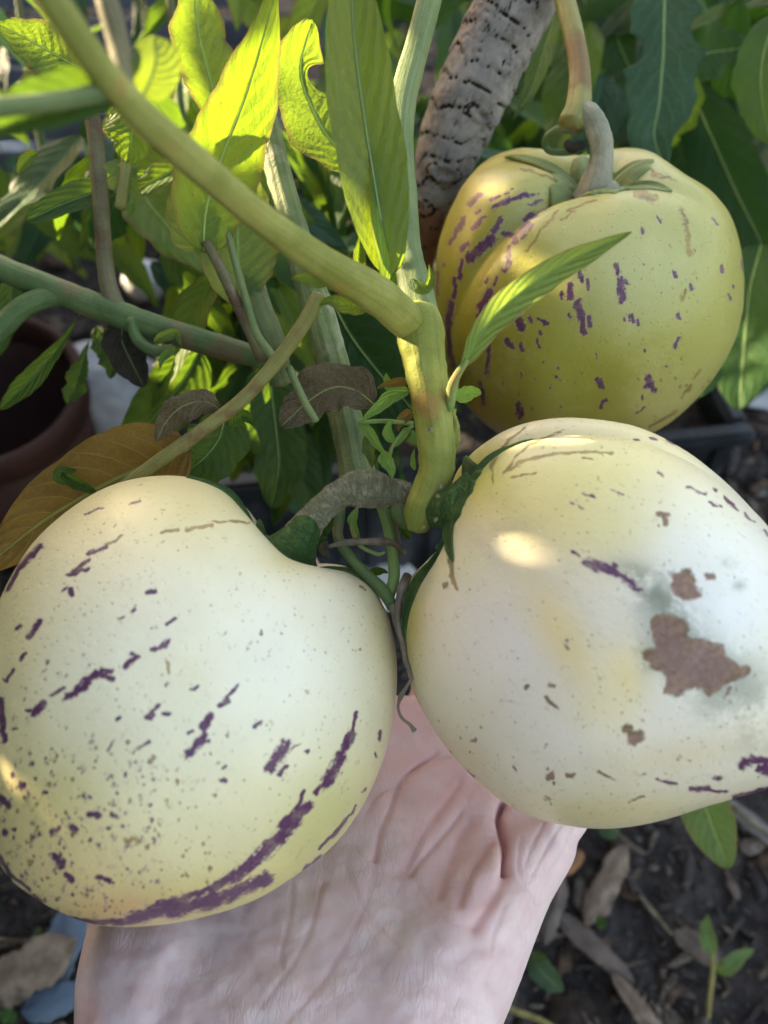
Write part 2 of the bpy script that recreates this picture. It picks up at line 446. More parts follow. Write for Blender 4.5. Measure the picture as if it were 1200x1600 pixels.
# mulch: bark chips and leaf bits nobody could count
def chip_geo(rs, c, L, Wd, th, ang, tilt, n=9):
    a = np.linspace(0, 2 * np.pi, n, endpoint=False)
    r = 1 + rs.uniform(-.28, .28, n)
    x = np.cos(a) * L / 2 * r; y = np.sin(a) * Wd / 2 * r
    z = (x / L) ** 2 * L * rs.uniform(-.3, .5) + (y / Wd) * Wd * rs.uniform(-.3, .3)
    top = np.stack([x, y, z + th / 2 + rs.uniform(-.2, .2, n) * th], 1); bot = np.stack([x * .93, y * .93, z - th / 2], 1)
    ct = np.array([[0, 0, th * .7], [0, 0, -th * .5]])
    V = np.vstack([top, bot, ct])
    ca, sa = math.cos(ang), math.sin(ang); ct_, st_ = math.cos(tilt), math.sin(tilt)
    Rx = np.array([[1, 0, 0], [0, ct_, -st_], [0, st_, ct_]]); Rz = np.array([[ca, -sa, 0], [sa, ca, 0], [0, 0, 1]])
    V = V @ Rx.T @ Rz.T + c
    q = [[k, (k + 1) % n, 2 * n] for k in range(n)] + [[n + (k + 1) % n, n + k, 2 * n + 1] for k in range(n)]
    q += [[n + k, (k + 1) % n, k] for k in range(n)] + [[n + k, n + (k + 1) % n, (k + 1) % n] for k in range(n)]
    return V, np.array(q)

def mulch_mat(name, cols, sc=50):
    k = NT(name); at = k.attr('rnd')
    cr = k.n('ValToRGB'); k.l(at.outputs['Fac'], cr.inputs[0]); cr.color_ramp.interpolation = 'CONSTANT'
    el = cr.color_ramp.elements
    el[0].color = cols[0] + (1,); el[0].position = 0; el[1].color = cols[1] + (1,); el[1].position = 1 / len(cols)
    for q in range(2, len(cols)):
        e = el.new(q / len(cols)); e.color = cols[q] + (1,)
    ob = k.co('Object'); n = k.noise(k.scale(ob, (1, 1, 1)), sc * 4, 5, .7)
    c = k.mix(k.ss(n, .25, .75), cr.outputs[0], (.02, .017, .015)); 
    return k.done(k.bsdf(c, .85, .3, k.bump(n, .8, .002)).outputs[0])
M['mulch'] = mulch_mat('mulch', [(.07, .052, .044), (.12, .088, .070), (.04, .034, .032), (.17, .13, .105), (.075, .064, .066), (.23, .19, .16), (.05, .044, .046), (.12, .07, .045)])
rs = np.random.RandomState(3)
Vs, Qs, At = [], [], []; off = 0
def add_chips(n, x0, x1, y0, y1, l0, l1):
    global off
    for _ in range(n):
        x, y = rs.uniform(x0, x1), rs.uniform(y0, y1); L = rs.uniform(l0, l1) * (1 if rs.rand() < .8 else 1.8)
        v, q = chip_geo(rs, np.array([x, y, gz(x, y) + .002]), L, L * rs.uniform(.12, .6), rs.uniform(.0008, .003), rs.uniform(0, 6.28), rs.uniform(-.35, .35))
        Vs.append(v); Qs.append(q + off); off += len(v); At.append(np.full(len(v), rs.rand()))
add_chips(3200, -.5, .55, -.1, .62, .005, .028)
add_chips(5200, -.40, .5, -.1, .5, .002, .007)
add_chips(500, -.9, .9, .6, 1.5, .015, .05)
link('mulch', mesh_np('mulch', np.vstack(Vs), np.vstack(Qs), attrs={'rnd': np.concatenate(At)}, smooth=False), M['mulch'],
     kind='stuff', label='dark mulch of bark chips and leaf bits over the soil', category='mulch')

def big_chip(name, label, cat, px, py, L, W_, th, ang, mat, tilt=.1, seed=1, zoff=.012):
    g = G(px, py, .008); c = np.array([g[0], g[1], gz(g[0], g[1]) + zoff])
    r2 = np.random.RandomState(seed)
    # dense irregular slab
    nu, nv = 40, 16
    U, Vv = np.meshgrid(np.linspace(-1, 1, nu), np.linspace(-1, 1, nv), indexing='ij')
    edge = 1 + .10 * np.sin(U * 4 + seed) + .05 * np.sin(U * 13 + seed * 2) + .04 * np.sin(U * 31)
    endp = np.clip(1 - np.abs(U) ** 5, .12, 1)
    x = U * L / 2 * (1 + .08 * np.sin(Vv * 6 + seed)); y = Vv * W_ / 2 * edge * endp
    q = np.stack([x, y, y * 0 + seed], -1).reshape(-1, 3)
    nzz = fbm(q * np.array([90, 320, 1]), 4, seed).reshape(U.shape)
    z = th * .5 * np.cos(Vv * 1.3) + nzz * th * .3 - (U ** 2) * L * .05
    top = np.stack([x, y, z], -1).reshape(-1, 3); bot = np.stack([x * .97, y * .97, z - th], -1).reshape(-1, 3)
    i, j = np.meshgrid(np.arange(nu - 1), np.arange(nv - 1), indexing='ij')
    Qt = np.stack([i * nv + j, (i + 1) * nv + j, (i + 1) * nv + j + 1, i * nv + j + 1], -1).reshape(-1, 4)
    K = nu * nv; Qb = Qt[:, ::-1] + K
    rim = []
    for a in range(nu - 1):
        rim.append([a * nv, a * nv + K, (a + 1) * nv + K, (a + 1) * nv]); b = nv - 1
        rim.append([(a + 1) * nv + b, (a + 1) * nv + b + K, a * nv + b + K, a * nv + b])
    for b in range(nv - 1):
        rim.append([b + 1, b + 1 + K, b + K, b]); a = nu - 1
        rim.append([a * nv + b, a * nv + b + K, a * nv + b + 1 + K, a * nv + b + 1])
    V = np.vstack([top, bot]); ca, sa = math.cos(ang), math.sin(ang); ct, st = math.cos(tilt), math.sin(tilt)
    V = V @ np.array([[1, 0, 0], [0, ct, -st], [0, st, ct]]).T @ np.array([[ca, -sa, 0], [sa, ca, 0], [0, 0, 1]]).T
    me = mesh_np(name, V, [Qt, Qb, np.array(rim)])
    o = link(name, me, mat); o.location = c; o['label'] = label; o['category'] = cat
    return o
M['bark_tan'] = simple_mat('bark_chip_tan', (.10, .07, .05), (.24, .18, .14), 60, .85, .002, c3=(.05, .035, .03))
M['bark_dull'] = simple_mat('bark_chip_dull', (.07, .055, .05), (.14, .11, .095), 60, .85, .002)
M['bark_orange'] = simple_mat('dead_leaf_orange', (.16, .075, .035), (.26, .12, .05), 60, .8, .001)
M['bark_grey'] = simple_mat('bark_chip_grey', (.10, .095, .095), (.2, .19, .185), 70, .85, .002)
big_chip('bark_chip', 'long tan bark chip lying on the soil, right of the wrist', 'bark chip', 945, 1385, .052, .015, .006, .95, M['bark_tan'], seed=4)
big_chip('bark_chip', 'small pale bark chip just below the orange dead leaf', 'bark chip', 862, 1425, .038, .010, .004, 1.15, M['bark_dull'], seed=6)
big_chip('bark_chip', 'grey bark chip angled across the soil at the right frame edge', 'bark chip', 1180, 1290, .05, .009, .004, -.8, M['bark_grey'], seed=8)
big_chip('bark_chip', 'slim brown bark chip in the bottom right soil, left of the seedling', 'bark chip', 925, 1480, .05, .011, .004, -.75, M['bark_dull'], seed=9)
big_chip('bark_chip', 'rounded purplish bark flake beside the seedling', 'bark chip', 1085, 1480, .026, .013, .003, -.6, M['bark_dull'], seed=12)
big_chip('bark_chip', 'pale twig-like bark sliver at the bottom edge, left of centre of the soil', 'bark chip', 995, 1580, .04, .009, .003, -1.0, M['bark_tan'], seed=13)
big_chip('dead_leaf', 'orange brown dead leaf scrap on the soil right of the hand', 'dead leaf', 885, 1355, .022, .009, .003, .6, M['bark_orange'], seed=14)
big_chip('dead_leaf', 'big flat brown dead leaf on the ground at the bottom left corner', 'dead leaf', 45, 1530, .060, .026, .004, .55, M['bark_tan'], seed=17, tilt=.25, zoff=.02)
M['blue_plastic'] = simple_mat('blue_grey_plastic', (.075, .11, .17), (.11, .145, .20), 40, .45, .0006)
o = big_chip('plastic_sheet', 'faded blue plastic sheet scrap left of the wrist', 'plastic scrap', 98, 1480, .050, .020, .003, 1.45, M['blue_plastic'], seed=19, zoff=.008)
big_chip('plastic_sheet', 'second faded blue plastic scrap, half under the brown dead leaf', 'plastic scrap', 88, 1565, .034, .016, .002, .3, M['blue_plastic'], seed=21, zoff=.008)

# ------------------------------------------------------------------ flat stones, pots
def rock(name, label, cat, px, py, size, mat, seed, z=.0, zr=.5):
    g = G(px, py, z)
    bm = bmesh.new(); bmesh.ops.create_icosphere(bm, subdivisions=5, radius=1)
    V = np.array([v.co[:] for v in bm.verts])
    d = fbm(V * 1.5 + seed, 3, seed) * .18 + fbm(V * 7, 3, seed) * .04
    V = V * (1 + d)[:, None] * np.array(size) / 2
    for v, c in zip(bm.verts, V): v.co = c
    me = bpy.data.meshes.new(name); bm.to_mesh(me); bm.free()
    for p in me.polygons: p.use_smooth = True
    o = link(name, me, mat); o.location = (g[0], g[1], z + size[2] * zr * .8); o['label'] = label; o['category'] = cat
    return o
M['stone_pale'] = simple_mat('pale_stone', (.36, .38, .44), (.50, .52, .58), 30, .8, .001)
M['stone_white'] = simple_mat('white_stone', (.6, .6, .6), (.75, .74, .72), 30, .7, .001)
M['stone_grey'] = simple_mat('grey_stone', (.20, .21, .25), (.30, .31, .35), 30, .8, .001)
rock('pale_stone', 'rounded pale grey stone right of the red brown pot', 'stone', 190, 672, (.095, .085, .10), M['stone_pale'], 3)
rock('pale_stone', 'small white stone on the ground between the two held melons', 'stone', 600, 915, (.05, .045, .012), M['stone_white'], 5)
rock('pale_stone', 'white stone behind the thin leaves above the left branch', 'stone', 232, 462, (.045, .04, .045), M['stone_white'], 7)
rock('pale_stone', 'blue grey stone at the right edge beside the hanging melon', 'stone', 1195, 250, (.12, .10, .12), M['stone_grey'], 9)
rock('pale_stone', 'pale flat stone on the ground right of the black planter', 'stone', 1205, 610, (.10, .08, .03), M['stone_pale'], 11)
rock('grey_stone', 'dark grey stone on the soil under the sun-flecked hanging leaf', 'stone', 470, 700, (.07, .06, .05), M['stone_grey'], 13)
rock('pale_stone', 'bright white stone at the left edge under the blurred olive leaf', 'stone', 5, 290, (.09, .09, .09), M['stone_white'], 15)

def pot(name, label, base, axis, r0, r1, h, mat, wall=.004):
    """revolved pot, r0 base radius, r1 mouth radius"""
    base = np.array(base); T = np.array(axis) / np.linalg.norm(axis)
    A_ = np.cross(T, [0, 1, .2]); A_ /= np.linalg.norm(A_); B_ = np.cross(T, A_)
    root = thing(name, base, label, 'pot')
    def rev(prof, nm, m, parent):
        n = 96; a = np.linspace(0, 2 * np.pi, n, endpoint=False)
        V = np.concatenate([base + T * z + (A_ * np.cos(a)[:, None] + B_ * np.sin(a)[:, None]) * r for r, z in prof])
        k = len(prof); i, j = np.meshgrid(np.arange(k - 1), np.arange(n), indexing='ij'); j2 = (j + 1) % n
        Q = np.stack([i * n + j, i * n + j2, (i + 1) * n + j2, (i + 1) * n + j], -1).reshape(-1, 4)
        return link(nm, mesh_np(nm, V - base, Q), m, parent)
    w_ = wall
    o = rev([(0.001, 0), (r0, 0), (r0 + .002, .003), (r1 - .002, h - .022), (r1 - .002 - w_, h - .022), (r0 - w_, .006), (.001, .006)], 'pot_body', mat, root)
    o2 = rev([(r1 - .002, h - .023), (r1 + .002, h - .021), (r1 + .003, h - .003), (r1 + .0015, h), (r1 - w_, h + .0005), (r1 - w_ - .001, h - .003), (r1 - w_ - .002, h - .023), (r1 - .002, h - .023)], 'rim', mat, root)
    for x in (o, o2): x.matrix_parent_inverse = Matrix.Identity(4)
    return root
M['pot_red'] = simple_mat('dark_terracotta', (.026, .007, .005), (.042, .012, .009), 18, .75, .0008, c3=(.014, .008, .007))
c0 = P(-28, 612, .50); c1 = P(75, 790, .63)
pot('flower_pot', 'tipped dark red brown clay pot at the left edge, mouth facing left', c1, c0 - c1, .050, .062, .155, M['pot_red'])

# black ribbed planter trough
def planter():
    z1 = .125
    A = G(330, 752, z1); B = G(1168, 668, z1)
    d = B - A; d[2] = 0; L = np.linalg.norm(d); d /= L; nrm = np.array([-d[1], d[0], 0])
    root = thing('planter_trough', (A[0], A[1], 0), 'long black plastic planter trough with ribbed sides behind the melons', 'planter')
    k = NT('black_plastic'); ob = k.co('Object')
    c = k.mix(k.ss(k.noise(ob, 30, 5, .7), .45, .7), (.010, .012, .016), (.035, .042, .055))
    k.l(k.bsdf(c, .38, .5, k.bump(k.noise(ob, 60, 4), .4, .002)).outputs[0], k.out.inputs[0]); mt = k.m
    def boxm(nm, a0, a1, b0, b1, z0, z1_, par, bev=.002):
        bm = bmesh.new(); vs = []
        for z in (z0, z1_):
            for a, b in ((a0, b0), (a1, b0), (a1, b1), (a0, b1)):
                vs.append(bm.verts.new(d * a + nrm * b + np.array([0, 0, z])))
        for f in ((0, 3, 2, 1), (4, 5, 6, 7), (0, 1, 5, 4), (1, 2, 6, 5), (2, 3, 7, 6), (3, 0, 4, 7)): bm.faces.new([vs[q] for q in f])
        bmesh.ops.recalc_face_normals(bm, faces=bm.faces)
        bmesh.ops.bevel(bm, geom=bm.edges[:], offset=bev, segments=2, affect='EDGES')
        me = bpy.data.meshes.new(nm); bm.to_mesh(me); bm.free(); me.materials.append(mt)
        o = bpy.data.objects.new(nm, me); COL.objects.link(o); o.parent = par; return o
    wd = .16
    boxm('side_wall', 0, L, 0, .004, .0, z1 - .014, root); boxm('side_wall', 0, L, wd, wd + .004, .0, z1 - .014, root)
    boxm('end_wall', 0, .004, .0045, wd - .0005, .0, z1 - .014, root); boxm('end_wall', L - .004, L, .0045, wd - .0005, 0, z1 - .014, root)
    boxm('rim', -.006, L + .006, -.007, .007, z1 - .0135, z1, root, .003); boxm('rim', -.006, L + .006, wd - .003, wd + .011, z1 - .0135, z1, root, .003)
    boxm('rim', -.006, .008, .0075, wd - .0035, z1 - .0135, z1 - .0005, root, .003); boxm('rim', L - .008, L + .006, .0075, wd - .0035, z1 - .0135, z1 - .0005, root, .003)
    for q in range(int(L / .022)):
        boxm('rib', .01 + q * .022, .018 + q * .022, -.0035, -.0003, .004, z1 - .015, root, .0012)
    for q in range(6):
        boxm('rib', L + .0003, L + .0035, .012 + q * .025, .020 + q * .025, .004, z1 - .015, root, .0012)
    # compost inside
    nu, nv = 60, 20
    U, W_ = np.meshgrid(np.linspace(.005, L - .005, nu), np.linspace(.006, wd - .002, nv), indexing='ij')
    V = U[..., None] * d + W_[..., None] * nrm; V = V.reshape(-1, 3); V[:, 2] = .095 + fbm(V * 60, 3, 9) * .006
    i, j = np.meshgrid(np.arange(nu - 1), np.arange(nv - 1), indexing='ij')
    Qs_ = np.stack([i * nv + j, (i + 1) * nv + j, (i + 1) * nv + j + 1, i * nv + j + 1], -1).reshape(-1, 4)
    o = bpy.data.objects.new('compost', mesh_np('compost', V, Qs_)); o.data.materials.append(M['soil']); COL.objects.link(o); o.parent = root
    return A, d, nrm, L
PLT = planter()

# a grey slatted crate far behind on the left
def crate():
    k = simple_mat('grey_plastic', (.10, .11, .14), (.16, .17, .21), 20, .6, .0006)
    base = G(170, 350, 0); root = thing('storage_crate', base, 'grey plastic crate half hidden behind the leaves on the left', 'crate')
    base = base.copy()
    def bx(nm, x0, x1, y0, y1, z0, z1):
        bm = bmesh.new(); bmesh.ops.create_cube(bm, size=1)
        for v in bm.verts: v.co = Vector(((x0 + x1) / 2 + v.co.x * (x1 - x0), (y0 + y1) / 2 + v.co.y * (y1 - y0), (z0 + z1) / 2 + v.co.z * (z1 - z0)))
        bmesh.ops.bevel(bm, geom=bm.edges[:], offset=.002, segments=2, affect='EDGES')
        me = bpy.data.meshes.new(nm); bm.to_mesh(me); bm.free(); me.materials.append(k)
        o = bpy.data.objects.new(nm, me); COL.objects.link(o); o.parent = root
    w_, d_, h_ = .36, .24, .17
    for q in range(4):
        z = .012 + q * .042
        bx('slat', -w_ / 2, w_ / 2, 0, .006, z, z + .03); bx('slat', -w_ / 2, w_ / 2, d_, d_ + .006, z, z + .03)
        bx('slat', -w_ / 2 - .008, -w_ / 2 - .002, .008, d_ - .002, z, z + .03); bx('slat', w_ / 2 + .002, w_ / 2 + .008, .008, d_ - .002, z, z + .03)
    for sx in (-1, 1):
        for yy in (.01, d_ - .022): bx('corner_post', sx * (w_ / 2 - .01) - .008, sx * (w_ / 2 - .01) + .008, yy, yy + .01, 0, h_)
    bx('crate_floor', -w_ / 2 + .003, w_ / 2 - .003, .022, d_ - .024, .002, .010)
crate()

# ------------------------------------------------------------------ melons
def poly_dist(px, py, poly):
    best = np.full(px.shape, 1e9)
    for (x0, y0), (x1, y1) in zip(poly[:-1], poly[1:]):
        dx, dy = x1 - x0, y1 - y0; L2 = dx * dx + dy * dy + 1e-9
        t = np.clip(((px - x0) * dx + (py - y0) * dy) / L2, 0, 1)
        best = np.minimum(best, np.hypot(px - x0 - t * dx, py - y0 - t * dy))
    return best

def in_poly(px, py, poly):
    c = np.zeros(px.shape, bool); n = len(poly)
    for i in range(n):
        x0, y0 = poly[i]; x1, y1 = poly[(i + 1) % n]
        if y0 == y1: continue
        cond = ((y0 > py) != (y1 > py)) & (px < (x1 - x0) * (py - y0) / (y1 - y0) + x0)
        c ^= cond
    return c

def strokes_field(px, py, st, sx, ox, oy, grow=1.15):
    """field: .5 at the edge of the mark, up to 1 inside, falling to 0 outside"""
    f = np.zeros(px.shape)
    for s in st:
        x0, y0, x1, y1, w_ = s[:5]; k = s[5] if len(s) > 5 else 1.0
        poly = [(x0 / sx + ox, y0 / sx + oy), (x1 / sx + ox, y1 / sx + oy)]
        hw = w_ / sx / 2 * grow
        d = poly_dist(px, py, poly)
        soft = max(hw * .9, 2.2)
        v = np.clip(.5 + .5 * (hw - d) / soft, 0, 1) * k
        f = np.maximum(f, v)
    return f

def blobs(px, py, base, bl):
    c = np.zeros(px.shape + (3,)) + np.array(base)
    for (x, y, sx_, sy_, rot, col, k) in bl:
        a = R(rot); dx, dy = px - x, py - y
        u = (dx * math.cos(a) + dy * math.sin(a)) / sx_; v = (-dx * math.sin(a) + dy * math.cos(a)) / sy_
        wgt = (k * np.exp(-(u * u + v * v)))[..., None]
        c = c * (1 - wgt) + np.array(col) * wgt
    return c

def melon(centre, outline, depth, D, cal, grooves, dimple, label, base, bl, purple, brown, scar, crop, extra=None, dots=None, p_smooth=True, loc_marks=None):
    c = P(centre[0], centre[1], depth)
    n = CAM - c; n /= np.linalg.norm(n)
    r_ = np.cross([0, 0, 1.0], n); r_ = RT - n * (RT @ n); r_ /= np.linalg.norm(r_); u_ = np.cross(n, r_)
    na = 620
    ths = np.concatenate([np.linspace(0.004, R(80), 165), np.linspace(R(80), R(104), 60)[1:], np.linspace(R(104), R(179.6), 44)[1:]])
    al = np.linspace(0, 2 * np.pi, na, endpoint=False)
    A, Th = np.meshgrid(al, ths)
    # wanted outline radius per angle (closed polygon, y up)
    ol = np.array(outline, float)
    oa = np.arctan2(-(ol[:, 1] - centre[1]), ol[:, 0] - centre[0]); orr = np.hypot(ol[:, 0] - centre[0], ol[:, 1] - centre[1])
    idx = np.argsort(oa % (2 * np.pi)); oa = (oa % (2 * np.pi))[idx]; orr = orr[idx]
    # densify the closed outline with a spline
    cl = np.vstack([ol, ol[:1]]); cl3 = np.hstack([cl, np.zeros((len(cl), 1))]); dn = spline(cl3, 900)
    da = np.arctan2(-(dn[:, 1] - centre[1]), dn[:, 0] - centre[0]) % (2 * np.pi); dr = np.hypot(dn[:, 0] - centre[0], dn[:, 1] - centre[1])
    s_ = np.argsort(da); want = np.interp(al, da[s_], dr[s_], period=2 * np.pi)
    k_ = 7; want = np.array([np.mean(np.take(want, range(q - k_, q + k_ + 1), mode='wrap')) for q in range(na)])
    calv = np.array(cal, float); calv /= np.linalg.norm(calv)
    calw = calv[0] * r_ + calv[1] * u_ + calv[2] * n
    e1 = np.cross(calw, n); e1 /= np.linalg.norm(e1); e2 = np.cross(calw, e1)
    # azimuth zero: direction on the fruit that looks toward the camera
    def build(S, Ssm):
        w8 = np.sin(Th) ** 8
        Sx = Ssm[None, :] + (S - Ssm)[None, :] * w8
        rel = (np.sin(Th) * Sx)[..., None] * (np.cos(A)[..., None] * r_ + np.sin(A)[..., None] * u_) + (np.cos(Th) * D)[..., None] * n
        L = np.linalg.norm(rel, axis=-1); dr_ = rel / L[..., None]
        cosg = np.clip(dr_ @ calw, -1, 1); g = np.arccos(cosg); phi = np.arctan2(dr_ @ e1, dr_ @ e2)
        f = 1 - dimple[0] * np.exp(-(g / dimple[1]) ** 2)
        for (pk, amp, wd, ext) in grooves:
            dphi = (phi - pk + np.pi) % (2 * np.pi) - np.pi
            dd = dphi * np.sin(np.minimum(g, 1.57)) 
            f = f - amp * np.exp(-(np.abs(dd) / wd) ** 1.5) * np.exp(-(g / ext) ** 2) * np.clip(g / .12, 0, 1)
        q = (dr_ * 2.6).reshape(-1, 3)
        f = f * (1 + (.008 * fbm(q + centre[0], 2, 5)).reshape(f.shape))
        return c + rel * f[..., None], g, phi
    S = want * depth / F * .97
    S = np.convolve(np.concatenate([S[-9:], S, S[:9]]), np.ones(19) / 19, 'valid')
    kern = np.exp(-np.linspace(-2, 2, 121) ** 2); kern /= kern.sum()
    def sm(v): return np.convolve(np.concatenate([v[-60:], v, v[:60]]), kern, 'valid')
    for it in range(7):
        V, g, phi = build(S, sm(S))
        X_, Y_, _ = proj(V.reshape(-1, 3)); pa = np.arctan2(-(Y_ - centre[1]), X_ - centre[0]) % (2 * np.pi); pr = np.hypot(X_ - centre[0], Y_ - centre[1])
        b = (pa / (2 * np.pi) * na).astype(int) % na
        mx = np.zeros(na); np.maximum.at(mx, b, pr)
        for q in range(na):
            if mx[q] == 0: mx[q] = mx[q - 1]
        ratio = np.clip(want / mx, .8, 1.25)
        ratio = np.convolve(np.concatenate([ratio[-11:], ratio, ratio[:11]]), np.ones(23) / 23, 'valid')
        S = S * ratio
    V, g, phi = build(S, sm(S))
    V = V.reshape(-1, 3)
    px, py, _ = proj(V)
    nr = len(ths)
    i, j = np.meshgrid(np.arange(nr - 1), np.arange(na), indexing='ij'); j2 = (j + 1) % na
    Q = np.stack([i * na + j, (i + 1) * na + j, (i + 1) * na + j2, i * na + j2], -1).reshape(-1, 4)
    V = np.vstack([V, V[:na].mean(0), V[-na:].mean(0)])
    jj = np.arange(na); j2 = (jj + 1) % na; K = nr * na
    caps = np.stack([np.full(na, K), jj, j2], 1); caps2 = np.stack([np.full(na, K + 1), (nr - 1) * na + j2, (nr - 1) * na + jj], 1)
    px = np.append(px, [centre[0]] * 2); py = np.append(py, [centre[1]] * 2)
    g = np.append(g.ravel(), [1, 1]); phi = np.append(phi.ravel(), [0, 0])
    sx, ox, oy = crop
    rp = np.stack([px, py, px * 0], 1)
    wx = vnoise(rp / 9, 1) * 2.2; wy = vnoise(rp / 9, 2) * 2.2
    pf = strokes_field(px + wx, py + wy, purple, sx, ox, oy)
    bf = strokes_field(px + wx, py + wy, brown, sx, ox, oy)
    sf = strokes_field(px + wx, py + wy, scar, sx, ox, oy)
    if loc_marks:
        for poly in loc_marks:
            pl = [(a / sx + ox, b / sx + oy) for a, b in poly]
            ins = in_poly(px, py, pl); dd = poly_dist(px, py, pl + pl[:1])
            sd_ = np.where(ins, dd, -dd); bf = np.maximum(bf, np.clip(.5 + sd_ / 14, 0, 1))
    if dots:
        rs = np.random.RandomState(dots[0][0])
        for (_, n_, x0, x1, y0, y1, r0, r1, which, kk) in dots:
            for q in range(n_):
                x = rs.uniform(x0, x1); y = rs.uniform(y0, y1); rad = rs.uniform(r0, r1)
                dd = np.hypot((px - x), (py - y) * rs.uniform(.6, 1.0)); soft = max(rad, 1.4)
                v = np.clip(.5 + .5 * (rad - dd) / soft, 0, 1) * kk * rs.uniform(.7, 1)
                if which == 'p': pf = np.maximum(pf, v)
                elif which == 'b': bf = np.maximum(bf, v)
                else: sf = np.maximum(sf, v)
    col = blobs(px, py, base, bl)  # skin tints; part of the pale centres is light put into the colour
    nz = fbm(rp / 60, 3, 8)[:, None] * .05
    col = np.clip(col * (1 + nz), 0, 1)
    gr = blobs(px, py, (0, 0, 0), extra or [])[:, 0]
    uv = np.stack([phi / (2 * np.pi) + .5, g / np.pi], 1)
    me = mesh_np('melon', V - c, [Q, caps, caps2], attrs={'purple': pf, 'brown': bf, 'scar': sf, 'grey': gr, 'merx': phi, 'mery': g}, colors={'skin': col})
    root = thing('pepino_melon', c, label, 'melon', group='pepino melons')
    o = link('skin', me, M['melon'], root); o.matrix_parent_inverse = Matrix.Identity(4)
    bvh = BVHTree.FromPolygons([Vector(v) for v in V[::1][:nr * na].tolist()], Q.tolist())
    return dict(root=root, c=c, bvh=bvh, calw=calw, e1=e1, e2=e2, V=V[:nr * na], n=n, r=r_, u=u_)

def melon_mat():
    k = NT('melon_skin')
    ob = k.co('Object')
    base = k.attr('skin').outputs['Color']
    mx, my = k.attr('merx').outputs['Fac'], k.attr('mery').outputs['Fac']
    cb = k.n('CombineXYZ'); k.set(cb.inputs[0], k.math('MULTIPLY', mx, 60.0)); k.set(cb.inputs[1], k.math('MULTIPLY', my, 8.0))
    streak = k.noise(cb.outputs[0], 1.0, 4, .6)
    fine = k.noise(ob, 900, 4, .7); med = k.noise(ob, 260, 4, .65)
    c = k.mix(k.math('MULTIPLY', k.ss(streak, .5, .75), .10), base, (.55, .52, .22))
    c = k.mix(k.math('MULTIPLY', k.ss(k.noise(ob, 70, 5, .65), .48, .72), .16), c, (.62, .55, .28))
    # tiny pores
    pore = k.ss(k.vor(ob, 520), .20, .08)
    c = k.mix(k.math('MULTIPLY', k.math('MULTIPLY', pore, k.ss(k.noise(ob, 90, 4), .48, .58)), .55), c, (.26, .20, .09))
    def mask(nm, a, b, nscale, amp, st=0.0):
        v = k.attr(nm).outputs['Fac']
        v = k.math('ADD', v, k.math('MULTIPLY', k.math('SUBTRACT', k.noise(ob, nscale, 4, .7), .5), amp))
        if st: v = k.math('ADD', v, k.math('MULTIPLY', k.math('SUBTRACT', streak, .5), st))
        return k.ss(v, a, b)
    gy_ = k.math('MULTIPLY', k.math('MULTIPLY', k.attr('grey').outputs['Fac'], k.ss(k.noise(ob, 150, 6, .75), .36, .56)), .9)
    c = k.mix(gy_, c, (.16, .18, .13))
    sc = k.math('MULTIPLY', mask('scar', .30, .60, 900, 1.2, .3), .8)
    c = k.mix(sc, c, k.mix(k.ss(med, .4, .6), (.30, .19, .06), (.16, .10, .04)))
    halo = k.math('MULTIPLY', k.ss(k.attr('purple').outputs['Fac'], .05, .45), .28)
    c = k.mix(halo, c, (.42, .33, .30))
    pu = k.math('MULTIPLY', mask('purple', .28, .58, 1100, 1.5, 1.5), k.math('MULTIPLY_ADD', k.ss(k.noise(ob, 190, 4, .7), .3, .5), .25, .74))
    c = k.mix(pu, c, k.mix(k.ss(fine, .3, .7), (.062, .016, .060), (.120, .042, .105)))
    br = mask('brown', .22, .66, 420, 1.9)
    c = k.mix(k.math('MULTIPLY', br, .9), c, k.mix(k.ss(k.noise(ob, 130, 5, .75), .35, .62), k.mix(k.ss(fine, .35, .65), (.11, .048, .015), (.19, .10, .028)), k.mix(k.ss(fine, .4, .6), (.17, .075, .055), (.27, .15, .12))))
    inner = k.math('MULTIPLY', k.ss(k.attr('brown').outputs['Fac'], .8, 1.0), k.ss(k.noise(ob, 85, 5, .7), .40, .58))
    c = k.mix(k.math('MULTIPLY', inner, .5), c, (.17, .11, .10))
    rim_ = k.math('MULTIPLY', k.math('MULTIPLY', br, k.ss(k.attr('brown').outputs['Fac'], .8, .5)), k.ss(k.noise(ob, 110, 4, .7), .45, .6))
    c = k.mix(k.math('MULTIPLY', rim_, .8), c, (.12, .10, .035))
    rough = k.math('ADD', .33, k.math('MULTIPLY', br, .3))
    h = k.math('ADD', k.math('MULTIPLY', fine, .35), k.math('MULTIPLY', pore, -.5))
    h = k.math('ADD', h, k.math('ADD', k.math('MULTIPLY', k.noise(ob, 120, 3), .8), k.math('MULTIPLY', br, -.6)))
    h = k.math('SUBTRACT', h, k.math('MULTIPLY', sc, .8))
    nr = k.bump(h, .5, .0008)
    b = k.bsdf(c, rough, .42, nr, sss=.12, sssr=(1.0, .8, .35), ssscale=.003)
    return k.done(b.outputs[0])
M['melon'] = melon_mat()

CRM = (.66, .59, .34); WHT = (.78, .75, .63); YEL = (.56, .46, .13); GRN = (.42, .40, .09); OCH = (.62, .42, .17); PNK = (.70, .60, .52)
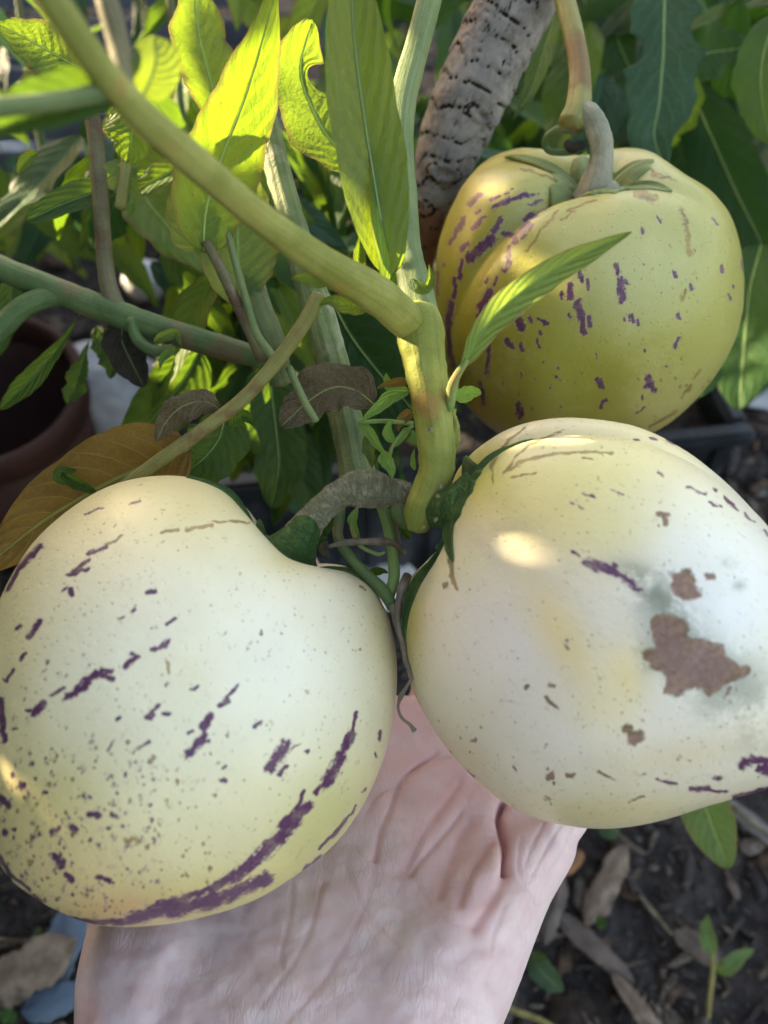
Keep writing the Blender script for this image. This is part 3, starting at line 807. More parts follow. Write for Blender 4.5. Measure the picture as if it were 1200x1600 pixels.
# left melon
L_out = [(290, 743), (345, 762), (392, 800), (425, 846), (448, 876), (490, 880), (545, 890), (585, 920), (610, 975), (621, 1045), (612, 1140), (590, 1210), (560, 1270), (520, 1322),
         (470, 1362), (400, 1405), (320, 1432), (240, 1446), (160, 1446), (100, 1428), (40, 1393), (0, 1355), (-22, 1290), (-30, 1200), (-30, 1080), (-18, 990), (5, 925), (50, 850), (110, 795), (165, 762), (225, 745)]
L_pur = [(20,380,60,310,10),(60,310,118,250,14),(260,272,310,252,10),(200,335,255,292,10),(215,330,258,315,8),(185,380,195,372,6),(205,375,212,392,10),(245,158,300,136,4),(383,125,408,117,5),
 (430,388,455,384,9),(350,460,362,456,6),(383,443,398,430,6),(445,492,458,488,6),(490,482,515,462,6),(443,555,455,548,10),(472,548,492,525,13),(380,565,388,560,6),(368,603,398,575,12),
 (85,515,118,470,14),(50,492,62,480,8),(62,582,75,565,9),(15,645,42,610,7),(75,732,90,730,8),(97,742,125,710,16),(150,690,190,665,7),(200,690,260,650,17),(255,645,300,615,16),(285,620,330,640,14),(310,615,330,615,10),
 (35,785,50,785,6),(340,755,352,750,8),(425,755,465,718,9),(438,762,455,745,8),(480,742,495,738,9),(485,660,495,652,4),(560,672,577,658,8),(645,715,668,700,12),(670,690,695,655,8),(745,785,762,760,7),
 (550,860,590,820,17),(575,830,600,800,14),(597,780,615,750,17),(550,798,563,793,6),(605,822,612,820,6),(410,842,435,820,7),(315,845,330,822,5),(652,900,660,893,8),(645,937,660,937,9),
 (790,900,840,830,26),(818,920,838,895,9),(890,853,900,853,7),(925,970,965,930,13),(955,940,1000,870,25),(990,880,1030,800,19),(1030,800,1043,735,8),
 (870,1030,890,970,10),(830,1070,905,1010,22),(790,1130,870,1050,26),(740,1170,820,1110,28),(680,1220,770,1155,26),(610,1260,720,1195,20),(470,1300,620,1255,16),
 (600,1300,780,1225,30),(500,1320,640,1280,32),(380,1345,520,1300,26),(250,1350,380,1352,16),(170,1335,260,1350,8),
 (935,1140,1000,1070,7),(1000,1070,1045,1010,6),(890,1200,940,1160,8),(1060,970,1072,960,5),(1115,790,1112,815,7),(1100,860,1103,866,5),(60,1265,115,1290,14),(0,1160,30,1220,10),(30,1210,90,1260,6),
 (35,918,36,918,10),(65,955,66,955,20),(132,970,133,970,9),(5,990,25,1010,18),(265,985,266,985,12),(262,1037,290,1037,14),(335,1040,336,1040,14),(440,1005,441,1005,9),(215,1078,216,1078,17),(155,1088,170,1078,11),(97,1100,98,1102,14),(12,1088,13,1088,16),(450,1107,451,1107,9),(160,1160,180,1180,22),(190,1212,212,1228,14),(290,1218,320,1228,12),(0,700,14,820,14),(35,1078,45,1078,8),(115,1092,116,1092,8),(320,1075,321,1075,10)]
L_scar = [(475,210,520,205,8),(545,200,620,190,9),(620,178,735,180,5),(310,248,355,222,6),(845,855,880,825,4),(492,590,492,625,10,.8),(765,495,765,508,7,.8),(370,1110,400,1110,26,.62),(485,995,486,995,14,.7),(90,1178,92,1178,20,.8),(1055,365,1072,378,6),(1055,552,1056,552,9,.7)]
L_bl = [(430, 1020, 210, 190, 0, WHT, .85), (200, 1040, 170, 180, 0, WHT, .5), (250, 800, 190, 60, 0, YEL, .35), (500, 1290, 120, 60, -50, GRN, .6), (330, 1400, 200, 45, -10, YEL, .7), (100, 1360, 150, 90, 30, OCH, .55),
        (60, 1250, 110, 80, 0, YEL, .45), (20, 1000, 40, 220, 0, YEL, .3), (205, 1425, 90, 30, 0, (.55, .28, .14), .6), (600, 960, 40, 90, 0, YEL, .35), (300, 1050, 60, 60, 0, YEL, .12), (450, 875, 50, 25, 0, YEL, .4)]
LM = melon((300, 1100), L_out, .190, .050, (.44, .80, .20), [(3.1, .06, .26, .6), (1.2, .05, .25, .6), (-1.3, .07, .2, .6)], (.27, .30),
           'cream melon with purple dashes resting on the left of the palm', CRM, L_bl, L_pur, [], L_scar, (1.875, 0, 720),
           extra=[(10, 1120, 40, 70, 0, (1, 1, 1), .15)],
           dots=[(5, 260, -20, 260, 1170, 1430, 1.0, 4.2, 'p', .66), (5, 130, 0, 340, 1160, 1410, 1.2, 4, 's', .8), (5, 120, -20, 200, 1240, 1440, 1.0, 3, 'b', .62), (5, 60, 20, 600, 820, 1200, .8, 2.0, 's', .7), (5, 26, 0, 150, 960, 1180, 1.5, 4, 'p', .6)])
# right melon
R_out = [(700, 762), (725, 722), (760, 690), (810, 664), (870, 653), (930, 655), (1000, 668), (1070, 703), (1130, 750), (1170, 790), (1210, 835), (1250, 890), (1290, 970), (1305, 1060), (1285, 1140), (1240, 1205), (1200, 1233),
         (1110, 1258), (1030, 1283), (950, 1295), (870, 1287), (800, 1262), (740, 1215), (690, 1158), (650, 1090), (633, 1035), (626, 975), (632, 920), (655, 885), (690, 855), (700, 815)]
R_pur = [(610,495,655,500,22),(645,505,700,518,28),(700,525,740,550,16,.75),(735,548,785,580,20,.7),(572,460,590,470,10),(1120,1145,1150,1135,26),(1150,1130,1215,1135,16),(1180,1160,1210,1170,24),(950,1228,1010,1226,14),(1000,1232,1065,1232,7),(1090,1255,1165,1240,12),(1165,1236,1220,1215,12),
 (1020,1193,1050,1193,10,.7),(840,1195,905,1210,5),(770,1175,800,1180,5,.6),(935,250,1000,275,7),(1010,297,1050,315,5),(1060,280,1085,305,8),(1085,310,1100,330,6),(1025,255,1032,265,6),(1125,340,1155,365,6),(770,97,785,99,5),(825,95,838,99,6),(870,95,940,130,5),
 (1185,390,1200,410,6),(600,270,640,285,4),(560,300,605,318,4),(695,260,730,275,4),(845,200,862,212,4),(380,1150,388,1170,8,.6),(545,748,552,770,14,.55),(340,940,400,950,4,.6),(850,297,852,297,5),(225,1170,250,1185,5)]
R_brn = [(1008,540,1012,540,24),(850,335,875,340,16),(865,345,870,365,12),(738,1033,752,1033,12),(762,1065,782,1060,28),(488,1188,500,1184,14),(415,899,424,895,10),(1000,900,1010,915,14),(1060,880,1125,840,20),(480,930,522,970,6),(242,1072,252,1070,14,.8),(550,1180,572,1180,10),(1040,960,1075,895,10,.6),(655,1172,705,1200,5),(750,1270,800,1250,5),(495,890,505,890,10,.7)]
R_scar = [(345,205,400,172,8),(400,172,480,148,8),(480,148,560,140,7),(560,140,645,135,6),(370,217,450,205,5),(305,190,320,150,9),(320,150,360,100,8),(360,100,415,60,6),(340,215,380,160,5),(380,160,430,110,5),(430,110,540,68,5),(172,480,182,560,14),(182,550,195,580,8),(155,565,156,575,12),(308,180,310,240,5),(525,490,526,490,14,.6),(480,1250,490,1260,24,.5),(640,135,700,142,4),(600,155,630,158,4)]
R_bl = [(790, 1000, 130, 130, 0, (.74, .68, .64), .9), (1120, 930, 140, 170, 0, (.72, .74, .72), .95), (1030, 1120, 230, 120, 0, (.74, .69, .60), .8), (900, 740, 190, 70, -10, (.62, .58, .22), .85), (860, 810, 110, 60, 20, YEL, .6),
        (735, 740, 60, 50, 0, (.52, .50, .10), .85), (960, 820, 70, 60, 0, (.62, .60, .26), .5), (640, 960, 24, 110, 0, (.46, .40, .10), .9), (885, 1010, 38, 115, -28, (.74, .60, .28), .9), (975, 1060, 42, 60, 5, (.74, .61, .29), .9), (925, 1100, 50, 40, 10, (.74, .63, .34), .7),
        (930, 1270, 190, 34, 0, (.56, .48, .22), .7), (720, 1190, 60, 40, 40, (.60, .46, .26), .5), (850, 1120, 90, 90, 0, (.74, .66, .60), .5), (1060, 1180, 150, 28, -12, (.66, .55, .34), .5), (700, 880, 60, 40, 0, (.7, .68, .42), .5), (1130, 780, 60, 60, 40, (.68, .68, .46), .4)]
RM = melon((950, 975), R_out, .190, .051, (-.70, .58, .28), [(1.95, .20, .09, 1.0), (-2.2, .05, .22, .6), (.2, .05, .2, .6)], (.22, .30),
           'large whitish melon with brown rotten scars on the right of the hand', (.64, .58, .42), R_bl, R_pur, R_brn, R_scar, (2.069, 620, 640),
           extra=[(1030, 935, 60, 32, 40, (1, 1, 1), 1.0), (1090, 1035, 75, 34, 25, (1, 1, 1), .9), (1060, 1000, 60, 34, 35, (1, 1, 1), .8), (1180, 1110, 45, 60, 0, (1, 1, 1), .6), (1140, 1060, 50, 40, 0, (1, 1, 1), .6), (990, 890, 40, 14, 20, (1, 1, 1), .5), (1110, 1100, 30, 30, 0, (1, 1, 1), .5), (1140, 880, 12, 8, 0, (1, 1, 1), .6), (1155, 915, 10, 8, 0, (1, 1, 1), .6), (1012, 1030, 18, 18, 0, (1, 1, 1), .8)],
           loc_marks=[[(820,680),(860,660),(930,675),(940,735),(1000,745),(1050,760),(1070,800),(1110,830),(1120,865),(1060,880),(1030,915),(990,905),(950,905),(900,925),(862,915),(870,860),(840,840),(800,815),(790,785),(830,770)],
                      [(880,530),(905,528),(918,518),(950,515),(958,560),(980,600),(940,612),(895,605),(885,575)]],
           dots=[(9, 70, 640, 1190, 900, 1280, .8, 2.0, 'b', .62), (9, 60, 800, 1190, 1150, 1290, .9, 2.6, 's', .75), (9, 30, 640, 900, 1000, 1250, .8, 2.2, 'b', .64), (9, 24, 1000, 1200, 700, 900, .8, 2.4, 'b', .6), (9, 25, 800, 1000, 660, 800, .8, 1.8, 's', .7)])
# hanging melon
T_out = [(925, 243), (950, 234), (990, 231), (1030, 243), (1062, 268), (1100, 290), (1135, 325), (1155, 375), (1163, 440), (1157, 505), (1135, 560), (1100, 610), (1060, 650), (1020, 676), (960, 692), (900, 700), (830, 692), (780, 678),
         (735, 640), (705, 595), (688, 550), (679, 490), (679, 430), (688, 370), (705, 325), (730, 280), (765, 247), (805, 232), (850, 232), (890, 242)]
T_pur = [(250,275,300,248,16),(300,250,360,232,14),(165,265,200,230,15),(235,250,265,235,9),(280,230,320,215,4),(355,240,400,230,8),(370,272,415,252,8),(175,350,215,310,13),(185,300,200,288,8),(250,355,272,315,16),(355,315,378,300,13),
 (280,365,320,372,14),(318,398,325,370,15),(325,370,370,330,16),(380,310,440,272,5),(370,350,385,335,8),(345,385,362,370,8),(165,455,240,385,26),(300,410,297,450,12),(283,495,300,468,13),(140,420,155,400,15),(130,345,145,310,14),(95,405,120,350,10),
 (135,460,128,520,11),(115,520,110,590,11),(75,480,80,470,8),(50,500,50,580,7),(100,610,88,700,17),(88,700,95,770,15),(95,770,110,830,13),(235,570,205,620,22),(205,620,185,710,15),(250,545,260,520,7),(220,540,228,525,7),
 (235,750,225,850,14,.7),(200,880,215,960,13,.8),(545,500,552,530,12),(572,530,574,558,11),(512,545,513,590,17),(482,570,482,592,8),(672,475,677,502,13),(685,525,695,595,20),(705,530,715,540,9),(540,605,555,660,22),(553,660,563,712,13),(578,655,580,682,13),
 (510,645,514,655,7),(335,670,345,695,22),(375,660,378,675,9),(405,662,430,678,13),(412,705,416,722,9),(290,740,310,760,17),(345,750,348,775,11),(400,735,408,762,7),(343,850,345,865,7),(460,862,475,875,5),(605,787,606,795,7),(610,870,625,900,14),(620,965,635,945,13),
 (335,960,338,1000,15),(325,995,345,995,8),(703,660,705,668,6),(725,650,732,676,13),(748,665,750,680,10),(785,870,800,905,20),(776,905,785,885,8),(760,930,762,938,6),(875,500,880,522,10),(933,550,936,556,13),(887,650,897,664,10),(875,765,892,728,11),(845,828,848,830,9),(770,770,770,773,8),
 (1038,478,1040,500,10),(1068,575,1068,598,8),(1080,545,1081,555,6),(1108,460,1110,490,4),(815,312,828,330,5),(762,350,765,368,7),(1005,312,1022,333,5),(300,480,303,483,4),(740,990,770,970,5),(765,470,766,472,5)]
T_scar = [(900,285,915,330,22,.62),(915,330,930,440,18,.6),(340,140,430,165,8),(430,165,490,200,8),(490,200,478,240,9),(470,290,410,360,10,.65),(410,360,360,430,6),(530,290,480,320,12,.6),(750,225,800,245,26,.85),(760,205,830,205,5),(800,165,880,180,12,.7),(770,130,830,165,12,.62),
 (790,1040,880,985,9),(900,940,935,890,12,.7),(940,870,965,840,12,.65),(910,560,900,600,14,.55),(260,920,420,985,6,.5),(600,250,500,290,6)]
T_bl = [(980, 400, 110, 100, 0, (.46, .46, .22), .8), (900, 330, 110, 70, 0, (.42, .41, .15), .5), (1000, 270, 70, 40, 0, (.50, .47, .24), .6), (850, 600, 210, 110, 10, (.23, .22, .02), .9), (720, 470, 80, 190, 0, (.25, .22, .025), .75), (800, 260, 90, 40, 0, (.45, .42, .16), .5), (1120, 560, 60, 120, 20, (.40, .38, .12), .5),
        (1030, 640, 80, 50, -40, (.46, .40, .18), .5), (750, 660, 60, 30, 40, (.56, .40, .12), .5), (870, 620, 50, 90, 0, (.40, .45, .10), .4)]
TM = melon((920, 460), T_out, .278, .056, (.05, .66, .52), [(-1.25, .16, .12, .6), (1.75, .09, .13, .5), (.24, .11, .22, .9), (-2.25, .24, .09, .85)], (.16, .30),
           'yellow green melon with purple flecks hanging from its own stalk', (.31, .30, .055), T_bl, T_pur, [], T_scar, (2.222, 660, 200),
           dots=[(3, 150, 700, 1150, 330, 690, .7, 2.0, 's', .75), (3, 40, 700, 900, 560, 690, 1, 3, 'p', .6), (3, 30, 980, 1120, 560, 680, 1, 3, 's', .75)])

def calyx(m, pts_axis, lobes, mat, offset=.0012, r_core=.16, name='calyx', thick=.0009, seed=0):
    """star of sepals lying on the fruit; lobes: list of (azimuth, reach in radians, width in radians, lift)"""
    c = m['c']; ax = np.array(pts_axis)/np.linalg.norm(pts_axis)
    e1 = np.cross(ax, m['n']); e1 /= np.linalg.norm(e1); e2 = np.cross(ax, e1)  # e2 points away from viewer
    na, nr = 220, 24
    al = np.linspace(-np.pi, np.pi, na, endpoint=False)
    reach = np.full(na, r_core); lift = np.zeros(na)
    for (p, L, w_, lf) in lobes:
        d = (al - p + np.pi) % (2 * np.pi) - np.pi
        v = np.clip(1 - np.abs(d) / w_, 0, 1) ** 1.1
        reach = np.maximum(reach, r_core + (L - r_core) * v); lift = np.maximum(lift, lf * v)
    reach = reach * (1 + .04 * np.sin(al * 13 + seed) + .02 * np.sin(al * 29 + seed))
    top = []
    for k in range(nr + 1):
        f = k / nr
        for q in range(na):
            g = reach[q] * f
            d = ax * math.cos(g) + (-e2 * math.cos(al[q]) + e1 * math.sin(al[q])) * math.sin(g)
            hit = m['bvh'].ray_cast(Vector(c + d * .3), Vector(-d))
            if hit[0] is None: top.append(c + d * .05); continue
            nrm = np.array(hit[1][:]); 
            if nrm @ d < 0: nrm = -nrm
            o_ = offset * (1 + 1.5 * (1 - f)) + lift[q] * f ** 2 + .0005 * math.sin(al[q] * 7 + f * 9)
            top.append(np.array(hit[0][:]) + nrm * (o_ if f < .97 else o_ * .4 + lift[q] * .6))
    top = np.array(top); V = np.vstack([top, top - ax * thick])
    K = len(top); i, j = np.meshgrid(np.arange(nr), np.arange(na), indexing='ij'); j2 = (j + 1) % na
    Qt = np.stack([i * na + j, (i + 1) * na + j, (i + 1) * na + j2, i * na + j2], -1).reshape(-1, 4)
    jj = np.arange(na); j2 = (jj + 1) % na
    rim = np.stack([nr * na + jj, nr * na + jj + K, nr * na + j2 + K, nr * na + j2], 1)
    me = mesh_np(name, V - c, [Qt, Qt[:, ::-1] + K, rim], uv=np.stack([np.tile(al / 6.28 + .5, 2 * (nr + 1)), np.tile(np.repeat(np.arange(nr + 1) / nr, na), 2)], 1))
    o = link(name, me, mat, m['root']); o.matrix_parent_inverse = Matrix.Identity(4)
    return o

def melon_part(m, name, rows, mat, **kw):
    rows = np.array(rows, float); rows[:, :3] -= m['c']
    o = link(name, tube_mesh(name, rows, **kw), mat, m['root']); o.matrix_parent_inverse = Matrix.Identity(4); return o

# calyx axis through a pixel
def axis_at(m, x, y, d): v = P(x, y, d) - m['c']; return v / np.linalg.norm(v)
calyx(LM, axis_at(LM, 450, 866, .190), [(-1.45, .56, .34, .0006), (-.2, .30, .4, .0003), (1.5, .46, .36, .0006), (2.9, .5, .4, .001), (-2.6, .5, .4, .001)], M['calyx'], r_core=.20, seed=1, offset=.0005)
calyx(RM, axis_at(RM, 716, 800, .181), [(1.35, .50, .30, .0008), (-.45, .40, .22, .0003), (-1.5, .70, .22, .0004), (2.6, .5, .4, .001), (-2.6, .5, .4, .001)], M['calyx'], r_core=.24, seed=2, offset=.0006)
calyx(TM, axis_at(TM, 930, 296, .246), [(-.85, .42, .34, .0008), (.5, .30, .5, .0003), (1.35, .50, .36, .0006), (2.1, .45, .4, .0006), (-2.0, .60, .30, .001), (-2.8, .4, .35, .0005)], M['calyx_pale'], r_core=.28, seed=3, offset=.0006)

# pedicels
melon_part(LM, 'pedicel', px_path([(446, 880, .186, 104), (458, 860, .184, 72), (474, 830, .183, 54), (500, 798, .183, 44), (532, 772, .184, 46), (562, 764, .185, 60), (592, 766, .186, 56), (612, 770, .187, 40), (640, 776, .188, 36)]),
           M['stem_cork'], seg=40, step=.0006, rough=.05, nfreq=900, seed=2)
melon_part(LM, 'calyx_base', px_path([(440, 886, .185, 140), (454, 864, .183, 90), (466, 844, .182, 66), (478, 824, .182, 50), (484, 814, .183, 40)]), M['calyx'], seg=30, step=.0006, rough=.04, seed=4)
melon_part(RM, 'pedicel', px_path([(735, 792, .178, 110), (716, 794, .178, 84), (696, 796, .180, 64), (672, 798, .184, 50), (650, 798, .188, 42)]), M['calyx'], seg=30, step=.0006, rough=.06, seed=5)
melon_part(TM, 'pedicel', px_path([(932, 300, .243, 74), (932, 285, .241, 52), (937, 262, .239, 40), (940, 232, .237, 36), (934, 205, .236, 38), (920, 180, .236, 36), (905, 172, .237, 26)]), M['stem_grey'], seg=30, step=.0006, rough=.05, nfreq=900, seed=6)
melon_part(TM, 'stalk', px_path([(893, 196, .237, 44), (903, 165, .238, 38), (905, 110, .242, 33), (895, 50, .247, 31), (882, 0, .252, 32), (868, -70, .262, 34)]), M['stem_olive'], seg=24, step=.001, rough=.03, ridges=5, seed=7)
melon_part(TM, 'tendril', px_path([(898, 200, .238, 16), (868, 204, .240, 13), (852, 220, .244, 11), (858, 236, .246, 10), (890, 238, .245, 10), (912, 228, .242, 10)]), M['stem_mid'], seg=10, step=.001)
melon_part(TM, 'flower_remnant', px_path([(884, 222, .238, 12), (893, 230, .238, 20), (905, 226, .238, 16), (912, 232, .238, 7)]), M['leaf_dead'], seg=10, step=.0006, rough=.2)

# ------------------------------------------------------------------ the hand
def build_hand():
    bm = bmesh.new()
    def loft(rows, seg=40, p=2.6):
        rows = [r for r in rows]
        rings = []
        for (c, wv, tv) in rows:
            ring = []
            for q in range(seg):
                a = 2 * math.pi * q / seg; ca, sa = math.cos(a), math.sin(a)
                x = math.copysign(abs(ca) ** (2 / p), ca); z = math.copysign(abs(sa) ** (2 / p), sa)
                ring.append(bm.verts.new(np.array(c) + np.array(wv) * x + np.array(tv) * z))
            rings.append(ring)
        for a, b in zip(rings[:-1], rings[1:]):
            for q in range(seg): bm.faces.new((a[q], a[(q + 1) % seg], b[(q + 1) % seg], b[q]))
        bm.faces.new(rings[0][::-1]); bm.faces.new(rings[-1])
    def caps(path, seg=20):
        S = spline([list(p) for p in path], 22)
        for p in S:
            r = p[3]; g = bmesh.ops.create_icosphere(bm, subdivisions=2, radius=float(r), matrix=Matrix.Translation(Vector(p[:3])))
    def row(xl, xr, y, d, th, tilt=0.0):
        # palm surface passes through pixel points at depth d; the body lies behind it
        a, b = P(xl, y, d + tilt * .0), P(xr, y, d)
        c = (a + b) / 2; wv = (b - a) / 2
        back = np.array([0, .30, -.95]); back /= np.linalg.norm(back)
        return (c + back * th / 2, wv, -back * th / 2)
    rows = []
    # forearm and wrist, then palm (xl, xr at the photographed edge)
    fore = [((-.045, -.36, .32), .040, .030), ((-.042, -.22, .315), .036, .026), ((-.038, -.10, .308), .033, .022)]
    for (c, wx, tz) in fore: rows.append((c, np.array([wx, 0, 0]), np.array([0, .15 * tz, tz])))
    rows += [row(165, 690, 1760, .158, .042), row(152, 722, 1640, .167, .040), row(142, 760, 1560, .176, .038), row(138, 808, 1490, .186, .035), row(180, 862, 1400, .199, .031), row(235, 928, 1310, .213, .027),
             row(290, 972, 1240, .224, .025), row(330, 972, 1170, .235, .022), row(350, 940, 1085, .244, .020)]
    loft(rows)
    # thenar mound (thumb side) and hypothenar mound
    caps([(*P(248, 1640, .186), .019), (*P(248, 1540, .196), .021), (*P(240, 1440, .212), .018), (*P(205, 1370, .225), .014)])
    caps([(*P(640, 1620, .184), .019), (*P(700, 1500, .200), .019), (*P(780, 1380, .216), .015), (*P(845, 1320, .222), .0105)])
    # thumb, hidden under and left of the left melon
    t0 = P(200, 1350, .232)
    caps([(*t0, .015), (t0[0] - .016, t0[1] + .018, t0[2] - .002, .0125), (t0[0] - .026, t0[1] + .040, t0[2] + .006, .011), (t0[0] - .030, t0[1] + .055, t0[2] + .018, .0098), (t0[0] - .031, t0[1] + .062, t0[2] + .026, .0085)])
    # fingers: knuckle, middle joint, far joint, tip (run under the melons and curl up behind them)
    kn = [(-.040, .086, .2575, .0100, 1.0, -.018), (-.014, .092, .2565, .0103, 1.08, -.010), (.014, .092, .2565, .0100, 1.02, .012), (.038, .083, .2600, .0090, .84, .022)]
    for (x, y, z, r, s, dx) in kn:
        caps([(x * .8, y - .03, z + .001, r * 1.02), (x, y, z, r), (x + dx * .5, y + .030 * s, z - .004, r * .95), (x + dx, y + .048 * s, z - .006, r * .92), (x + dx * 1.5, y + .060 * s, z - .002, r * .86), (x + dx * 2.0, y + .066 * s, z + .008, r * .78)])
    me = bpy.data.meshes.new('hand_raw'); bm.to_mesh(me); bm.free()
    o = bpy.data.objects.new('hand_raw', me); COL.objects.link(o)
    md = o.modifiers.new('r', 'REMESH'); md.mode = 'VOXEL'; md.voxel_size = .0013
    md2 = o.modifiers.new('s', 'SMOOTH'); md2.iterations = 14; md2.factor = .5
    md3 = o.modifiers.new('b', 'SUBSURF'); md3.levels = 1; md3.render_levels = 1
    dg = bpy.context.evaluated_depsgraph_get(); ev = o.evaluated_get(dg)
    m2 = bpy.data.meshes.new_from_object(ev); bpy.data.objects.remove(o)
    n = len(m2.vertices); V = np.empty(n * 3, np.float32); m2.vertices.foreach_get('co', V); V = V.reshape(-1, 3).astype(float)
    Nn = np.empty(n * 3, np.float32); m2.vertices.foreach_get('normal', Nn); Nn = Nn.reshape(-1, 3).astype(float)
    # press the flesh away from the melons it carries
    for m in (LM, RM):
        near = np.linalg.norm(V - m['c'], axis=1) < .075
        for q in np.nonzero(near)[0]:
            v = V[q] - m['c']; L = np.linalg.norm(v); d = v / L
            h = m['bvh'].ray_cast(Vector(m['c'] + d * .12), Vector(-d))
            if h[0] is None: continue
            Lh = np.linalg.norm(np.array(h[0][:]) - m['c'])
            if L < Lh + .0006: V[q] = m['c'] + d * (Lh + .0006)
    px, py, dd = proj(V)
    face = np.clip((Nn * ((CAM - V) / np.linalg.norm(CAM - V, axis=1)[:, None])).sum(1) * 3 - .2, 0, 1)
    def cz(x, y): return (x / 2.308 + 400, y / 2.308 + 1100)
    cre = [  # (polyline in crop coords, width px, depth m, redness)
        ([(893, 355), (878, 400), (884, 450), (897, 520), (906, 600)], 4.5, .0046, 1.0),
        ([(906, 600), (870, 680), (830, 740), (790, 800)], 8, .0012, .7),
        ([(860, 470), (800, 560), (760, 640), (735, 720)], 7, .0011, .6),
        ([(770, 430), (720, 500), (690, 600), (660, 690)], 8, .0013, .6),
        ([(740, 390), (650, 500), (590, 570), (555, 615)], 4, .0012, .5),
        ([(735, 280), (690, 350), (600, 470), (540, 600)], 6, .0010, .7),
        ([(650, 180), (560, 240), (510, 300), (480, 390), (445, 470), (430, 560)], 4, .0013, .6),
        ([(700, 190), (600, 215), (560, 240)], 3, .0008, .4),
        ([(510, 290), (440, 330), (400, 390)], 3, .0006, .3),
        ([(760, 400), (820, 400), (880, 420)], 3, .0006, .2),
        ([(560, 610), (600, 690), (660, 760), (720, 800)], 4, .0005, .2),
        ([(430, 560), (400, 700), (330, 850), (230, 1010), (100, 1154)], 5, .0005, .2),
        ([(240, 640), (200, 800), (120, 960), (20, 1090)], 4, .0006, .15),
        ([(130, 640), (120, 780), (90, 900), (100, 960)], 3, .0006, .15),
        ([(320, 560), (370, 700), (440, 800), (520, 880)], 3, .0004, .2),
        ([(955, 480), (950, 600), (1000, 680), (1020, 720)], 4, .0006, .2),
        ([(1100, 430), (1050, 520), (1000, 620)], 3, .0006, .1), ([(1040, 425), (1000, 500), (975, 570)], 3, .0006, .15), ([(1140, 440), (1110, 520), (1060, 600)], 3, .0005, .1),
        ([(900, 720), (860, 820), (850, 900)], 5, .0006, .1), ([(1000, 680), (960, 800), (880, 900), (840, 1000)], 5, .0006, .1)]
    rsx = np.random.RandomState(4)
    for q in range(34):   # short stray lines over the palm and cross-hatching on the thumb mound
        if q < 18: x = rsx.uniform(-220, 330); y = rsx.uniform(760, 1150); a = rsx.choice([.55, .7, -.75, 1.2]) + rsx.uniform(-.15, .15); L = rsx.uniform(60, 200)
        else: x = rsx.uniform(380, 860); y = rsx.uniform(480, 1100); a = rsx.choice([2.1, 1.9, .8, 2.4]) + rsx.uniform(-.2, .2); L = rsx.uniform(50, 170)
        cre.append(([(x, y), (x + L * math.cos(a) * .5 + rsx.uniform(-6, 6), y + L * math.sin(a) * .5), (x + L * math.cos(a), y + L * math.sin(a))], 2.2, .00018, .04))
    disp = np.zeros(n); red = np.zeros(n)
    vis = face > 0
    for (pl, w_, dp, rd) in cre:
        pp = spline([list(cz(*a)) + [0] for a in pl], 24)[:, :2].tolist()
        x0 = min(a[0] for a in pp) - 40; x1 = max(a[0] for a in pp) + 40; y0 = min(a[1] for a in pp) - 40; y1 = max(a[1] for a in pp) + 40
        s = np.nonzero(vis & (px > x0) & (px < x1) & (py > y0) & (py < y1))[0]
        if not len(s): continue
        D = poly_dist(px[s], py[s], pp)
        disp[s] += dp * np.exp(-(D / w_) ** 2) * (.8 if dp > .002 else .5) + (dp * .22 * np.exp(-(D / (w_ * 3)) ** 2) if dp > .0007 else 0); red[s] = np.maximum(red[s], rd * np.exp(-(D / (w_ * 2.2)) ** 2))
    # fleshy folds between the radiating creases
    q3 = np.stack([px, py, px * 0], 1)
    soft = fbm(q3 / 55, 2, 31) * .0009 + fbm(q3 / 20, 2, 33) * .00028
    V = V - Nn * (disp * face)[:, None] + Nn * (soft * face)[:, None]
    m2.vertices.foreach_set('co', V.astype(np.float32).ravel())
    a = m2.attributes.new('red', 'FLOAT', 'POINT')
    up = np.clip((1300 - py) / 220, 0, 1) * .5 + np.exp(-((px - 700) / 130) ** 2 - ((py - 1300) / 90) ** 2) * .4 + np.exp(-((px - 130) / 30) ** 2 - ((py - 1600) / 60) ** 2) * .6
    a.data.foreach_set('value', np.clip(np.maximum(red, up + red * .5), 0, 1).astype(np.float32))
    for p in m2.polygons: p.use_smooth = True
    k = NT('skin'); ob = k.co('Object')
    rd = k.attr('red').outputs['Fac']
    n1 = k.noise(ob, 75, 5, .65); n2 = k.noise(ob, 300, 4, .6)
    c = k.mix(k.ss(n1, .38, .62), (.70, .53, .54), (.77, .63, .63))
    c = k.mix(k.math('MULTIPLY', k.ss(n2, .5, .7), .25), c, (.62, .36, .34))
    c = k.mix(k.math('MULTIPLY', rd, .75), c, (.56, .25, .24))
    c = k.mix(k.math('MULTIPLY', k.ss(k.noise(ob, 32, 3), .55, .75), .25), c, (.58, .46, .56))
    w1 = k.noise(k.scale(ob, (1, .25, .25), (0, 0, .6)), 700, 4, .65, .3)
    w2 = k.noise(k.scale(ob, (.25, 1, 1), (0, 0, .5)), 600, 4, .65, .3)
    l1 = k.ss(k.vor(k.scale(ob, (1.0, .28, .5), (0, 0, .75)), 480, 'DISTANCE_TO_EDGE'), .09, 0)
    l2 = k.ss(k.vor(k.scale(ob, (1.0, .22, .5), (0, 0, -.7)), 380, 'DISTANCE_TO_EDGE'), .07, 0)
    lm = k.ss(k.noise(ob, 45, 3), .40, .60)
    ln = k.math('MULTIPLY', k.math('MAXIMUM', l1, l2), lm)
    l3 = k.ss(k.vor(ob, 1900, 'DISTANCE_TO_EDGE'), .12, 0)
    c = k.mix(k.math('MULTIPLY', ln, .14), c, (.55, .36, .36))
